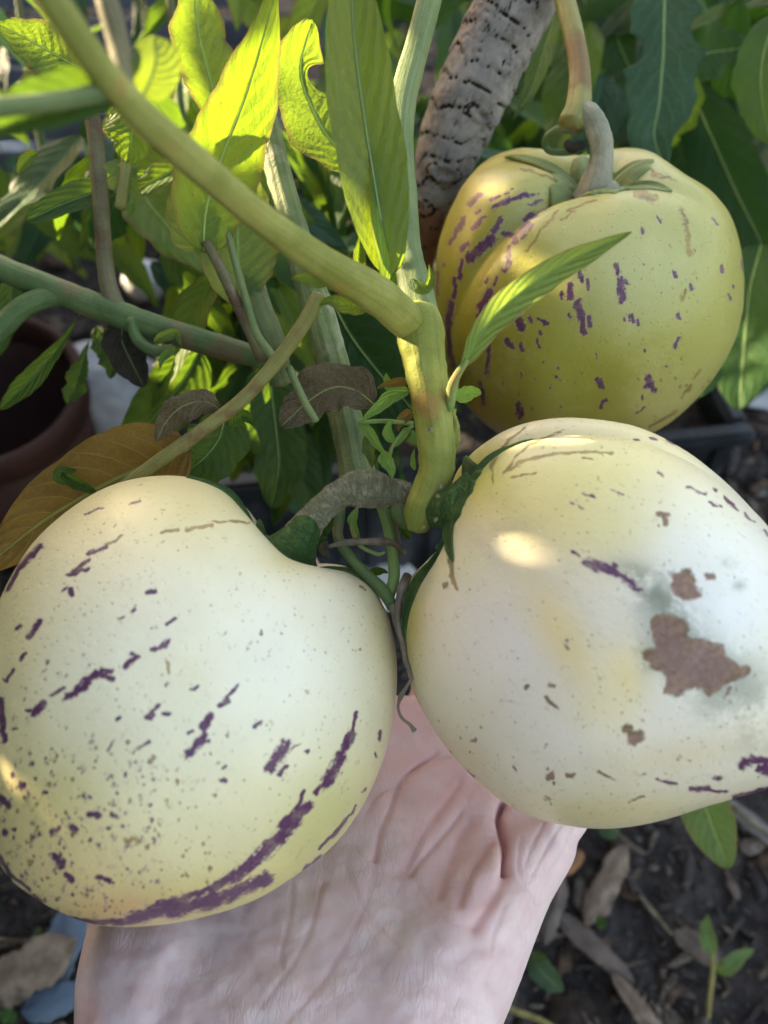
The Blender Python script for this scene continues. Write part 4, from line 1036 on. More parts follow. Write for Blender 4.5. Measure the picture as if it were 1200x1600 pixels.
    h = k.math('ADD', k.math('ADD', k.math('MULTIPLY', w1, .5), k.math('MULTIPLY', w2, .4)), k.math('ADD', k.math('MULTIPLY', ln, -.55), k.math('MULTIPLY', l3, -.12)))
    nr = k.bump(h, .4, .00035)
    mt = k.done(k.bsdf(c, .46, .42, nr, sss=.35, sssr=(1.0, .35, .22), ssscale=.005).outputs[0])
    m2.materials.clear(); m2.materials.append(mt)
    ob_ = bpy.data.objects.new('person', m2); COL.objects.link(ob_)
    ob_['label'] = 'bare open left hand, palm up, holding the two front melons'; ob_['category'] = 'person'
    return ob_
HAND = build_hand()

# ------------------------------------------------------------------ the pepino plant (stems and leaves near the camera)
PB = G(560, 640, 0)
plant = thing('pepino_plant', PB, 'leafy green pepino plant whose forked stems cross the upper left half', 'plant')
def stem(rows, mat, name='stem', parent=None, **kw):
    kw.setdefault('seg', 20); kw.setdefault('step', .0014); kw.setdefault('seed', LEAFN[0] + len(bpy.data.objects) % 50)
    rows = [tuple(r[:3]) + (r[3] * (.84 if r[3] > 18 else 1),) for r in rows]
    return link(name, tube_mesh(name, px_path(rows), **kw), M[mat], parent or plant)

ST = {}
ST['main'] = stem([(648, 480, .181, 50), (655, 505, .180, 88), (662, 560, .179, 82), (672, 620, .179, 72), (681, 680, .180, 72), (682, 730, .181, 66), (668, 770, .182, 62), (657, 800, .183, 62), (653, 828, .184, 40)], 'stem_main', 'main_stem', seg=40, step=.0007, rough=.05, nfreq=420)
M['stem_near'] = stem_mat('stem_near_yellowish', (.19, .205, .040), (.29, .29, .075), (.32, .20, .05), .57)  # orange patches put the sunlit underside into the branch colour
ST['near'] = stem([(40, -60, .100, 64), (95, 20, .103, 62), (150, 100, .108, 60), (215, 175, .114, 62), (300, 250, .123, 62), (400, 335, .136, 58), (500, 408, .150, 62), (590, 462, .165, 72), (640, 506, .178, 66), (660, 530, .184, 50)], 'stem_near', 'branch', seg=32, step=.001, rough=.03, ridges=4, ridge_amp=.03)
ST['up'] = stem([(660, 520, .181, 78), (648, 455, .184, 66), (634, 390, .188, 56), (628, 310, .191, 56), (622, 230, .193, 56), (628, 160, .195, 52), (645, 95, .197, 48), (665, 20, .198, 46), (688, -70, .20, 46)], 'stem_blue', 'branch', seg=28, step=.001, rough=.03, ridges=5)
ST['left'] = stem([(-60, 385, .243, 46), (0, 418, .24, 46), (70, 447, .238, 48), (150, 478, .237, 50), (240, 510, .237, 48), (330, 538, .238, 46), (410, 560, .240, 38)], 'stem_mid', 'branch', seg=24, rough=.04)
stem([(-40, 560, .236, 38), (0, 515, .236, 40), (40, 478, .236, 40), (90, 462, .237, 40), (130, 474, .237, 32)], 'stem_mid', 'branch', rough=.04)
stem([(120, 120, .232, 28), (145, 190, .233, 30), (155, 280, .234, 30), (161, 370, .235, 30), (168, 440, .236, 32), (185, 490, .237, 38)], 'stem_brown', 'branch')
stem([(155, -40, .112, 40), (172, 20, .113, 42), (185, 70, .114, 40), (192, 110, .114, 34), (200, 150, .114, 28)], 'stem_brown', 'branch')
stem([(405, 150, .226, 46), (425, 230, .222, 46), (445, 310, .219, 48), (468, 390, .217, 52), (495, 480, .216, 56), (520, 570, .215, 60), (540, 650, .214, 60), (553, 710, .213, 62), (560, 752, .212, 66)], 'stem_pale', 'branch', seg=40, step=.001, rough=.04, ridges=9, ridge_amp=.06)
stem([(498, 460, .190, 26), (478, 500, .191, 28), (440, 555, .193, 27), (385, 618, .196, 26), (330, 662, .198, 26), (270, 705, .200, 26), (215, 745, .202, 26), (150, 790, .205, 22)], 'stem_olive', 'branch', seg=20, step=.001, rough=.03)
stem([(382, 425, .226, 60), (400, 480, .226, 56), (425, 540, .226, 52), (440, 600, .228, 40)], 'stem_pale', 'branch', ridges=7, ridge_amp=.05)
stem([(640, 772, .188, 44), (610, 768, .188, 52), (590, 775, .189, 54)], 'stem_cork', 'node', rough=.06, seg=24, step=.0007)
stem([(628, 775, .189, 58), (632, 800, .190, 54), (640, 822, .190, 34)], 'stem_mid', 'node', seg=20, step=.0007, rough=.08)
# thin flowering stalks between the two front melons
stem([(532, 782, .191, 22), (530, 812, .191, 21), (528, 838, .190, 20), (545, 868, .189, 21), (575, 900, .187, 22), (600, 925, .186, 24), (614, 950, .186, 20)], 'stem_mid', 'fruit_stalk', seg=16, step=.0008, rough=.05)
stem([(596, 790, .194, 22), (606, 825, .193, 20), (612, 860, .192, 20), (616, 900, .190, 22), (608, 930, .188, 20)], 'stem_green', 'fruit_stalk', seg=16, step=.0008, rough=.06)
stem([(605, 800, .196, 26), (613, 830, .196, 24), (622, 870, .196, 16)], 'stem_brown', 'fruit_stalk', seg=14, step=.001, rough=.15)
stem([(514, 854, .186, 6), (540, 848, .185, 10), (580, 846, .185, 11), (612, 848, .185, 10), (632, 860, .186, 7), (634, 866, .186, 3)], 'dry_vine', 'tendril', seg=10, step=.0007, rough=.2)
stem([(636, 898, .187, 12), (628, 920, .185, 15), (622, 950, .184, 14), (622, 975, .183, 9), (630, 1010, .181, 8), (634, 1035, .180, 7), (644, 1055, .179, 8), (636, 1072, .179, 5), (626, 1088, .180, 8), (622, 1105, .181, 6), (628, 1122, .182, 6), (640, 1132, .182, 5), (648, 1142, .182, 8)], 'dry_vine', 'tendril', seg=10, step=.0006, rough=.25)
stem([(613, 945, .185, 14), (618, 970, .184, 10), (624, 1000, .183, 5)], 'dry_vine', 'tendril', seg=10, step=.0007, rough=.2)
stem([(560, 790, .192, 5), (548, 815, .191, 6), (560, 850, .190, 7), (590, 866, .189, 6), (602, 862, .189, 3)], 'stem_green', 'tendril', seg=8, step=.0008)

# scabs and bud scars along the main stem
rs = np.random.RandomState(11)
for q, (x, y, s) in enumerate([(704, 655, 9), (708, 690, 12), (706, 712, 10), (699, 728, 9), (695, 745, 8), (698, 700, 6), (688, 760, 8), (684, 775, 7), (673, 672, 8), (681, 812, 7), (662, 824, 6)]):
    c = P(x, y, .1805 if x > 690 else .174); bm = bmesh.new(); bmesh.ops.create_icosphere(bm, subdivisions=3, radius=s / 2 * .18 / F)
    for v in bm.verts: v.co *= 1 + .35 * math.sin(v.co.x * 9000 + q) * math.sin(v.co.y * 8000 + v.co.z * 7000)
    me = bpy.data.meshes.new('scar'); bm.to_mesh(me); bm.free()
    o = bpy.data.objects.new('bud_scar', me); me.materials.append(M['scab']); COL.objects.link(o); o.location = c
    o.parent = ST['main']; o.matrix_parent_inverse = Matrix.Identity(4)
    for p in me.polygons: p.use_smooth = True
# ridge of ragged bark on the right of the main stem
stem([(707, 640, .180, 10), (712, 670, .180, 14), (706, 700, .180, 16), (700, 730, .181, 14), (693, 760, .182, 8)], 'stem_main', 'bark_ridge', parent=ST['main'], seg=12, step=.0006, rough=.45, nfreq=700)

# leaves: points from base to tip
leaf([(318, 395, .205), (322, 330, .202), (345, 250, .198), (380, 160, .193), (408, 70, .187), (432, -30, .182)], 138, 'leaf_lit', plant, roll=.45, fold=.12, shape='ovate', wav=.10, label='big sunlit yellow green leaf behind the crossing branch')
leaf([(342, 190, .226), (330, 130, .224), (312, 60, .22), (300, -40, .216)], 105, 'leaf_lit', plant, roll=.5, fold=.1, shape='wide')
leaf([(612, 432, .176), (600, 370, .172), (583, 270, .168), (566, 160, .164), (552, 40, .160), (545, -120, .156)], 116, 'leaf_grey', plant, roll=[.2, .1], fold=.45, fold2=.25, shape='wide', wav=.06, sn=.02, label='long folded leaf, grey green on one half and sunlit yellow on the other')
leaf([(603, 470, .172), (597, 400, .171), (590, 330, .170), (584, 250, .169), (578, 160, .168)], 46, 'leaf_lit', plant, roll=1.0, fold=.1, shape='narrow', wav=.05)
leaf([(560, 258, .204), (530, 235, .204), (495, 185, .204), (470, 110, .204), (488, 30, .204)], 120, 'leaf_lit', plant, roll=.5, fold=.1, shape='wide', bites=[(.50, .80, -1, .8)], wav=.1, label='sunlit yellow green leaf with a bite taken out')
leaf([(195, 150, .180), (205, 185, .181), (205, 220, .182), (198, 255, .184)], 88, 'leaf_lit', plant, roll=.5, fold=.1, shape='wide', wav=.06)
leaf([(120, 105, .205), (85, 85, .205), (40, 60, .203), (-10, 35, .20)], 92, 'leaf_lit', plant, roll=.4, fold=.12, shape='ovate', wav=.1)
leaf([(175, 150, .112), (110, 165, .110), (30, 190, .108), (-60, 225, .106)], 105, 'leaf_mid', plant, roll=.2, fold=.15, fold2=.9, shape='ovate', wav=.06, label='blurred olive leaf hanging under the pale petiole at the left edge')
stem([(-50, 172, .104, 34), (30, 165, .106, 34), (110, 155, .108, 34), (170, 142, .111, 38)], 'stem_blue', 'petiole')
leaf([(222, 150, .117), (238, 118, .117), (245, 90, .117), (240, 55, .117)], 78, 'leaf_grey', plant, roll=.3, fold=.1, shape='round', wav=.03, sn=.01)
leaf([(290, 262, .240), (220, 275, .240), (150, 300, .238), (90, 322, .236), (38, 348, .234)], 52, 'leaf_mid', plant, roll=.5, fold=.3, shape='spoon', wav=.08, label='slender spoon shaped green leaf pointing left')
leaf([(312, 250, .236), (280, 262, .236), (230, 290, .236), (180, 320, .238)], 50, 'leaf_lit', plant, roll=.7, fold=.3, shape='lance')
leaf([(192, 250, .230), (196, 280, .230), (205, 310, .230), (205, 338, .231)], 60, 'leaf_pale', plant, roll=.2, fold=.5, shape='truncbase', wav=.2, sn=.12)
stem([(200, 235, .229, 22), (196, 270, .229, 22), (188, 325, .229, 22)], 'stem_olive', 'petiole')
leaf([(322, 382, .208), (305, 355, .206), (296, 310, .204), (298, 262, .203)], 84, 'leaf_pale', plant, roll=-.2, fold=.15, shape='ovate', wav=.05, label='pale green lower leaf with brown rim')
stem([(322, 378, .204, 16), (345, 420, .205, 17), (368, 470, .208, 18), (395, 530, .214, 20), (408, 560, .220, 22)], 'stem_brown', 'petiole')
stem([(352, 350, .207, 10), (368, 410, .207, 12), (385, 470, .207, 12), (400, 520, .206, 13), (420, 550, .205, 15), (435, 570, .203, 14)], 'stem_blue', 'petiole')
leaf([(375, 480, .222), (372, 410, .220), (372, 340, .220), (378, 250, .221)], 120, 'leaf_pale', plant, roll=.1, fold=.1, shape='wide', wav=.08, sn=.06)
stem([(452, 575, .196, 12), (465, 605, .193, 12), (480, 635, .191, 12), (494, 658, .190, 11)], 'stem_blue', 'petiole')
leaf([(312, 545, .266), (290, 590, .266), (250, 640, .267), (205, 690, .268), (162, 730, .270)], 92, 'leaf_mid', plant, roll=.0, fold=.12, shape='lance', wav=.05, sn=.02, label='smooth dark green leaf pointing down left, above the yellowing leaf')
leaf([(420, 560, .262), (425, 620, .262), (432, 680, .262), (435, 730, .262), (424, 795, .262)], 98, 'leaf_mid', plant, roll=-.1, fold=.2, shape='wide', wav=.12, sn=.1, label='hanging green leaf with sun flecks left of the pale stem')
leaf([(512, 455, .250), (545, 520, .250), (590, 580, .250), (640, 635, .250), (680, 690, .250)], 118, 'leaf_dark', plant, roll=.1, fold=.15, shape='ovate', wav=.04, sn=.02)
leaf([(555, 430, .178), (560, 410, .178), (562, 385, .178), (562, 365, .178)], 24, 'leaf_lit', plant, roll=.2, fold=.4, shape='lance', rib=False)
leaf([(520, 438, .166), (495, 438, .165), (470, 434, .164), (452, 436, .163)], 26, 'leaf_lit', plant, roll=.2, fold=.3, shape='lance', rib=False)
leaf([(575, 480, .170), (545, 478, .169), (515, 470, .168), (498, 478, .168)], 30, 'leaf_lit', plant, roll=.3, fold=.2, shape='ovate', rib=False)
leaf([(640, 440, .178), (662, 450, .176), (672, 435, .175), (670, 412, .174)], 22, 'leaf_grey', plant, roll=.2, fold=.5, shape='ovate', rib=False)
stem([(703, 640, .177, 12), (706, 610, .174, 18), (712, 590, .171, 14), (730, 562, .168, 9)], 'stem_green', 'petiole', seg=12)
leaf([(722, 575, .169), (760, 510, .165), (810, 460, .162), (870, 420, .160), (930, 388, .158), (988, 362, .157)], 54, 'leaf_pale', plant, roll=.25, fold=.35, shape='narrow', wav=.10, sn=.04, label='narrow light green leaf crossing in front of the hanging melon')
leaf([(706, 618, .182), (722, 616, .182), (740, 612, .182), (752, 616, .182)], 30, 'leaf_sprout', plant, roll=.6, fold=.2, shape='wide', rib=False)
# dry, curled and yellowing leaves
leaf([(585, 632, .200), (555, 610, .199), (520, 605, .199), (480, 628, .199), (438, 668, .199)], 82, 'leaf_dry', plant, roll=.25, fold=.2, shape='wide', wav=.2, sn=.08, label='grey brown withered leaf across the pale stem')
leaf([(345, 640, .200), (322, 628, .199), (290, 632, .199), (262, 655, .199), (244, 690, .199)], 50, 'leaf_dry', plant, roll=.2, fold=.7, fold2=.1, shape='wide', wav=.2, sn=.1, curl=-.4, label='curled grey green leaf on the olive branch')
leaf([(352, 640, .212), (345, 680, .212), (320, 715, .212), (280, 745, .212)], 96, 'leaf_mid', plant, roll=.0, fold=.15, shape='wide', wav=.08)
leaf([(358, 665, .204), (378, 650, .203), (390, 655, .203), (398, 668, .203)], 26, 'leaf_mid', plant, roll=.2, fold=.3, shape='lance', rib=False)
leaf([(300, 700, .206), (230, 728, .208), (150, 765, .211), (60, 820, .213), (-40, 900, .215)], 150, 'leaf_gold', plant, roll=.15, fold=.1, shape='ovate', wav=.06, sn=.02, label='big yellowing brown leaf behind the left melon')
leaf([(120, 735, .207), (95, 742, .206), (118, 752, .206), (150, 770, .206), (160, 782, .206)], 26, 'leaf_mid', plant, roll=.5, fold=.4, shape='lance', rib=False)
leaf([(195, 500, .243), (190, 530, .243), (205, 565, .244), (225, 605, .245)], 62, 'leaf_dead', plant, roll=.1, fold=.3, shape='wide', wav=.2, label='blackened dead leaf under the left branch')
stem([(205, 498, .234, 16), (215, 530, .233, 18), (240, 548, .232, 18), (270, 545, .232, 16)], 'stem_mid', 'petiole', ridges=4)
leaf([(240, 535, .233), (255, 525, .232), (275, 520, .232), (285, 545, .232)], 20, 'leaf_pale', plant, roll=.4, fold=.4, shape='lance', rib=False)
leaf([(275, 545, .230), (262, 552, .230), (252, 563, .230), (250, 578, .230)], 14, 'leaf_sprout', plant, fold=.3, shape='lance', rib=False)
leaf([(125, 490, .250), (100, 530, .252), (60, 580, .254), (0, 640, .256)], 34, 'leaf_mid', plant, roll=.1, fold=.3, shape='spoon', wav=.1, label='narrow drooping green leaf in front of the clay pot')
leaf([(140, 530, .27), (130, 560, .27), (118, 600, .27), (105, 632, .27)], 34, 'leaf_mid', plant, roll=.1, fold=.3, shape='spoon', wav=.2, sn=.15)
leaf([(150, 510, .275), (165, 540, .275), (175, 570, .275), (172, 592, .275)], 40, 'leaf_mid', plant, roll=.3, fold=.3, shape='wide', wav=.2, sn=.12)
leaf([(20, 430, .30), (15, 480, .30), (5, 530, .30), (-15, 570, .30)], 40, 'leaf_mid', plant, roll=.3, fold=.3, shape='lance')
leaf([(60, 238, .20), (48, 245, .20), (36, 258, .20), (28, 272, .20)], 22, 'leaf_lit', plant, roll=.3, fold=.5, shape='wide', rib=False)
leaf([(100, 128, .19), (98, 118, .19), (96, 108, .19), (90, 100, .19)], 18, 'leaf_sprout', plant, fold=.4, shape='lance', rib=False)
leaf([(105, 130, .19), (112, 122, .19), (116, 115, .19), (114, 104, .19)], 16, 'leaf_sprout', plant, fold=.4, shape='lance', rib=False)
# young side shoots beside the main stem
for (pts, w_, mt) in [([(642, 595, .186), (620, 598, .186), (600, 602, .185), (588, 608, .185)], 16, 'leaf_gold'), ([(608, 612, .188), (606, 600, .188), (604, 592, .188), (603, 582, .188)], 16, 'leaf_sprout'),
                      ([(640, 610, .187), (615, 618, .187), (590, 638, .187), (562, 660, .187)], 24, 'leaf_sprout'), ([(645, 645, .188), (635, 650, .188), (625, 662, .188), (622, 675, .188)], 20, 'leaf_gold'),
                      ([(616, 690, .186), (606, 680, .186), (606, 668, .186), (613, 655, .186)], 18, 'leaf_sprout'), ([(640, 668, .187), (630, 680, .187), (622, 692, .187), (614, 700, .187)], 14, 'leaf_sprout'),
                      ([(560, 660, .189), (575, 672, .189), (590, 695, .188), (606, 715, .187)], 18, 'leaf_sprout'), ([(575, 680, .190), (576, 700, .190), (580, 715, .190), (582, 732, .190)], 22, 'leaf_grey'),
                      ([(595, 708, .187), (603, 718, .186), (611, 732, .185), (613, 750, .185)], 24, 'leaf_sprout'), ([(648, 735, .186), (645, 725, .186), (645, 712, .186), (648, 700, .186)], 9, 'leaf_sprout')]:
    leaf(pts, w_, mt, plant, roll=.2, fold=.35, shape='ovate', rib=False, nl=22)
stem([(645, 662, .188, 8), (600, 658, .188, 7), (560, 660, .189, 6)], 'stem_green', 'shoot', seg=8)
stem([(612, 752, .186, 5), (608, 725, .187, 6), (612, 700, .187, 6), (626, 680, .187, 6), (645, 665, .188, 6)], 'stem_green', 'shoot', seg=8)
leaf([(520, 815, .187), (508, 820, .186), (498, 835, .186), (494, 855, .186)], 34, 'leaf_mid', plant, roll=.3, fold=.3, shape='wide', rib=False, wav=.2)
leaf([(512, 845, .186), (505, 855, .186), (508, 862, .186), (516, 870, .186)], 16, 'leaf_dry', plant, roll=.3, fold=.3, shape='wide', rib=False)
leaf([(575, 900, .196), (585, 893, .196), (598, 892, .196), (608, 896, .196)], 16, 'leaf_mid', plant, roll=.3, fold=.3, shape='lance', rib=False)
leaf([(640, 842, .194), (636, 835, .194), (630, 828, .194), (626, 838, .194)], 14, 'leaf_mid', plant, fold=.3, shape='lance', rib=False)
leaf([(560, 795, .194), (552, 812, .194), (558, 835, .194), (566, 850, .194)], 18, 'leaf_sprout', plant, roll=.6, fold=.3, shape='lance', rib=False)

# ------------------------------------------------------------------ grey woody trunk
def trunk():
    rows = px_path([(860, -110, .262, 122), (815, -10, .268, 120), (773, 70, .275, 118), (735, 150, .283, 116), (706, 220, .291, 102), (685, 290, .299, 80), (668, 350, .308, 58), (655, 400, .320, 50), (640, 520, .36, 50)])
    rs = np.random.RandomState(5)
    L = 0.34
    pts = np.stack([rs.uniform(0, 2 * np.pi, 120), rs.uniform(0, 1, 120)], 1)
    def bump(V, t, A, rr, Nv):
        wob = fbm(np.stack([np.cos(A) * 1.6, np.sin(A) * 1.6, t * 14], -1).reshape(-1, 3), 4, 3).reshape(A.shape)
        wob2 = fbm(np.stack([np.cos(A) * 3.6, np.sin(A) * 3.6, t * 30], -1).reshape(-1, 3), 3, 8).reshape(A.shape)
        # slanting ring cracks
        s = t * 21 + .35 * np.cos(A + t * 7) + wob * .6 + .12 * wob2
        fr = np.abs((s % 1) - .5) * 2
        keep = np.clip((fbm(np.stack([np.cos(A) * 2, np.sin(A) * 2, t * 9 + 40], -1).reshape(-1, 3), 2, 12).reshape(A.shape) + .42) * 5, 0, 1)
        s3 = t * 58 + .5 * np.cos(A + t * 7) + wob * 1.6 + .5 * wob2; fr3 = np.abs((s3 % 1) - .5) * 2
        crack = np.maximum(np.exp(-((1 - fr) / .075) ** 2) * keep, .33 * np.exp(-((1 - fr3) / .22) ** 2) * np.clip(wob * 3 + .5, 0, 1))
        s2 = A * 2.2 + wob * 3.5 + .5 * wob2
        fr2 = np.abs((s2 % 1) - .5) * 2
        keep2 = np.clip((fbm(np.stack([np.cos(A) * 2, np.sin(A) * 2, t * 16 + 70], -1).reshape(-1, 3), 2, 15).reshape(A.shape) + .05) * 4, 0, 1)
        crack2 = np.exp(-((1 - fr2) / .06) ** 2) * keep2
        cr = np.maximum(crack, crack2 * .9)
        plate = ((s % 1) - .5) * .045
        fine = fbm(V.reshape(-1, 3) * 900, 4, 6).reshape(A.shape)
        bump.crack = cr
        # knots
        d = np.zeros_like(A)
        for (ka, kt, kr) in [(KA[0], .50, .0062), (KA[1], .58, .0068), (KA[2], .36, .005)]:
            da = ((A - ka + np.pi) % (2 * np.pi) - np.pi) * rr; dt = (t - kt) * L
            q = np.hypot(da, dt * 1.15) / kr
            d = d + .0011 * np.exp(-((q - .8) / .28) ** 2) - .0015 * np.exp(-(q / .35) ** 2) 
            bump.crack = np.maximum(bump.crack, .9 * np.exp(-((q - 1.12) / .10) ** 2)); 
        return V + Nv * (-.0014 * cr + plate * rr + .0002 * fine + wob2 * .0004 + d - .0012 * np.exp(-((bump.crack - 1) / .4) ** 2) * 0)[..., None]
    # find the tube angle that faces the camera
    C = np.array(rows)[:, :3]; T, N, B = frames(spline(rows, 60)[:, :3])
    mid = 30; v = CAM - spline(rows, 60)[mid, :3]; fa = math.atan2(v @ B[mid], v @ N[mid])
    KA = [fa - .1, fa + .75, fa - .5]
    root = thing('tree_trunk', rows[-1][:3], 'grey woody trunk with cracked ringed bark behind the stems, top centre', 'trunk')
    me = tube_mesh('bark', rows, seg=260, step=.0009, rough=.03, nfreq=60, bump_fn=bump)
    cr = bump.crack.ravel(); cr = np.append(cr, [0, 0])
    a = me.attributes.new('crack', 'FLOAT', 'POINT'); a.data.foreach_set('value', cr.astype(np.float32))
    tt = np.repeat(np.linspace(0, 1, len(cr) // 260), 260); tt = np.append(tt, [0, 1])
    a = me.attributes.new('along', 'FLOAT', 'POINT'); a.data.foreach_set('value', tt.astype(np.float32)[:len(cr)])
    k = NT('grey_bark'); ob = k.co('Object')
    n = k.noise(ob, 130, 5, .65); n2 = k.noise(ob, 500, 4, .7)
    c = k.mix(k.ss(n, .3, .7), (.12, .11, .10), (.27, .25, .235))
    c = k.mix(k.math('MULTIPLY', k.ss(n2, .5, .7), .35), c, (.12, .105, .095))
    c = k.mix(k.math('MULTIPLY', k.ss(k.noise(ob, 45, 4), .5, .62), .45), c, (.27, .255, .25))
    c = k.mix(k.ss(k.math('ADD', k.attr('along').outputs['Fac'], k.math('MULTIPLY', n, .08)), .60, .645), c, (.22, .11, .06))
    c = k.mix(k.ss(k.attr('crack').outputs['Fac'], .18, .5), c, (.022, .017, .015))
    nr = k.bump(k.math('ADD', n2, k.math('MULTIPLY', k.noise(ob, 1500, 3), .4)), .6, .0006)
    k.l(k.bsdf(c, .85, .25, nr).outputs[0], k.out.inputs[0])
    return link('bark', me, k.m, root)
trunk()

# ------------------------------------------------------------------ shrubs behind
TEMPL = {}
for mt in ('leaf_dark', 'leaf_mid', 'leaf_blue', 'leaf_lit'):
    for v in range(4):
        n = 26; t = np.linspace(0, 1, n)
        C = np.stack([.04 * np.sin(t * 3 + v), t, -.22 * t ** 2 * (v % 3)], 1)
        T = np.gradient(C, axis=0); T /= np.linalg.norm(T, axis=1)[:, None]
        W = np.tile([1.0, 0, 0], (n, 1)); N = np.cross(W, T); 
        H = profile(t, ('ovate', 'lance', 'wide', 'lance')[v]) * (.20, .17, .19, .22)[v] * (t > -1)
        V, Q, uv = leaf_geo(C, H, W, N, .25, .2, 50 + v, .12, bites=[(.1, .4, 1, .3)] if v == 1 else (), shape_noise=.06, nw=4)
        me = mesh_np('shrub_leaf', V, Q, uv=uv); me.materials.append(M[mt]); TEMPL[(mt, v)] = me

def shrub(name, label, base, region, n, mats, seed, stems, keepout=(), size=(.05, .085)):
    root = thing(name, base, label, 'shrub')
    rs = np.random.RandomState(seed)
    for rw in stems:
        link('stem', tube_mesh('stem', px_path(rw), seg=12, step=.004, rough=.05), M['stem_mid'], root)
    cnt = 0
    while cnt < n:
        x0, x1, y0, y1, d0, d1 = region[rs.randint(len(region))]
        px_, py_, d = rs.uniform(x0, x1), rs.uniform(y0, y1), rs.uniform(d0, d1)
        p = P(px_, py_, d)
        if p[2] < .03: continue
        L = rs.uniform(*size)
        dirv = np.array([rs.uniform(-.8, .8), rs.uniform(-.9, .35), rs.uniform(-1.0, -.1)]); dirv /= np.linalg.norm(dirv)
        tip = p + dirv * L
        if tip[2] < .005: continue
        bad = False
        for q in (p, p + dirv * L * .5, tip):
            a, b, _ = proj(q[None])
            for (kx0, kx1, ky0, ky1, kd) in keepout:
                if kx0 < a[0] < kx1 and ky0 < b[0] < ky1 and depth_of(q) < kd: bad = True
        mid_ = p + dirv * L * .5; v_ = mid_ - P(1152, 600, .37); a_ = v_ @ SUN
        if a_ > 0 and np.linalg.norm(v_ - a_ * SUN) < .035: continue
        if bad: continue
        cnt += 1
        nrm = np.array([rs.uniform(-.6, .6), rs.uniform(-.8, .2), 1.0]); side = np.cross(dirv, nrm); side /= np.linalg.norm(side); up = np.cross(side, dirv)
        me = TEMPL[(mats[rs.randint(len(mats))], rs.randint(4))]
        o = bpy.data.objects.new('leaf', me); COL.objects.link(o)
        wsc = rs.uniform(.6, 1.05)
        Mx = Matrix(((side[0] * L * wsc, dirv[0] * L, up[0] * L, p[0]), (side[1] * L * wsc, dirv[1] * L, up[1] * L, p[1]), (side[2] * L * wsc, dirv[2] * L, up[2] * L, p[2]), (0, 0, 0, 1)))
        o.parent = root; o.matrix_parent_inverse = root.matrix_world.inverted(); o.matrix_world = Mx
    return root
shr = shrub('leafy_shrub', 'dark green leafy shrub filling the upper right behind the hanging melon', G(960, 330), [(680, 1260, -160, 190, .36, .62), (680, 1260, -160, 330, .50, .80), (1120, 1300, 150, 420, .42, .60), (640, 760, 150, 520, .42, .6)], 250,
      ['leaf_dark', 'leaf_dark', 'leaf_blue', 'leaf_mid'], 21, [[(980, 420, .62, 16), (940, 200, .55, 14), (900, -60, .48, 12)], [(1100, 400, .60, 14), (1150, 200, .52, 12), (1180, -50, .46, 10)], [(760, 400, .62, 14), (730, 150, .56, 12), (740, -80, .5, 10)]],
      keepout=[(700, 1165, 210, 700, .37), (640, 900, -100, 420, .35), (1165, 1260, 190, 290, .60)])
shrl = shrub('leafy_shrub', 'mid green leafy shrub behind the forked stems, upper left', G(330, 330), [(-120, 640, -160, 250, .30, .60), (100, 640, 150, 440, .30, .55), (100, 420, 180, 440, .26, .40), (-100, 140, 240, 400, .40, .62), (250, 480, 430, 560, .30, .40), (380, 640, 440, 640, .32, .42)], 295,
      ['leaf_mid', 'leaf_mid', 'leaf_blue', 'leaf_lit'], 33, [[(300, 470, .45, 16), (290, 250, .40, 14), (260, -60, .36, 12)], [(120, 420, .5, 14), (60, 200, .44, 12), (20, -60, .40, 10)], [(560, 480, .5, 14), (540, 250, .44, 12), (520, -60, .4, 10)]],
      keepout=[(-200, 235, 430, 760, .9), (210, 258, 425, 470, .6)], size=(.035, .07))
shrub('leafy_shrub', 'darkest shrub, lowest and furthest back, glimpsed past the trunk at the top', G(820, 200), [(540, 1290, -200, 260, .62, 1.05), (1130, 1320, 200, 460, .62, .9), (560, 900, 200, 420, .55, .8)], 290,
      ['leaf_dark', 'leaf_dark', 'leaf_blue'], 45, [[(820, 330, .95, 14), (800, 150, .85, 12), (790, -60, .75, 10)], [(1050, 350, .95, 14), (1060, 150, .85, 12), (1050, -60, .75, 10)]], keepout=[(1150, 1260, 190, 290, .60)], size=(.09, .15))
# hand-placed leaves of the right shrub that can be told apart
leaf([(1040, -60, .335), (1038, 20, .335), (1036, 90, .335), (1030, 160, .336), (1022, 215, .338), (1040, 262, .340)], 118, 'leaf_blue', shr, roll=-.1, fold=.12, shape='wide', wav=.08, bites=[(.35, .52, -1, .55), (.28, .45, 1, .35)], sn=.08, label='large grey green leaf pointing down above the hanging melon', nl=60)
leaf([(1070, 92, .38), (1110, 82, .38), (1140, 78, .38), (1178, 72, .38)], 80, 'leaf_dark', shr, roll=.1, fold=.1, shape='ovate')
leaf([(1215, 20, .34), (1192, 90, .34), (1190, 150, .34), (1205, 225, .34)], 80, 'leaf_mid', shr, roll=.1, fold=.12, shape='wide', wav=.08)
leaf([(1075, 130, .40), (1110, 210, .40), (1150, 300, .395), (1185, 370, .39), (1215, 440, .385)], 100, 'leaf_dark', shr, roll=.1, fold=.12, shape='wide', wav=.05, sn=.02, label='long deep green leaf slanting past the right shoulder of the melon')
leaf([(1190, 380, .37), (1172, 450, .37), (1165, 520, .37), (1160, 580, .37), (1155, 642, .37)], 118, 'leaf_mid', shr, roll=.1, fold=.12, shape='wide', wav=.05, sn=.03, label='broad green leaf hanging above the end of the black planter')
leaf([(960, 10, .42), (965, 60, .42), (985, 110, .42), (1000, 160, .42)], 80, 'leaf_dark', shr, roll=-.1, fold=.12, shape='ovate')
leaf([(1120, 560, .36), (1100, 590, .36), (1080, 615, .36), (1065, 640, .36)], 44, 'leaf_mid', shr, roll=-.1, fold=.12, shape='ovate')
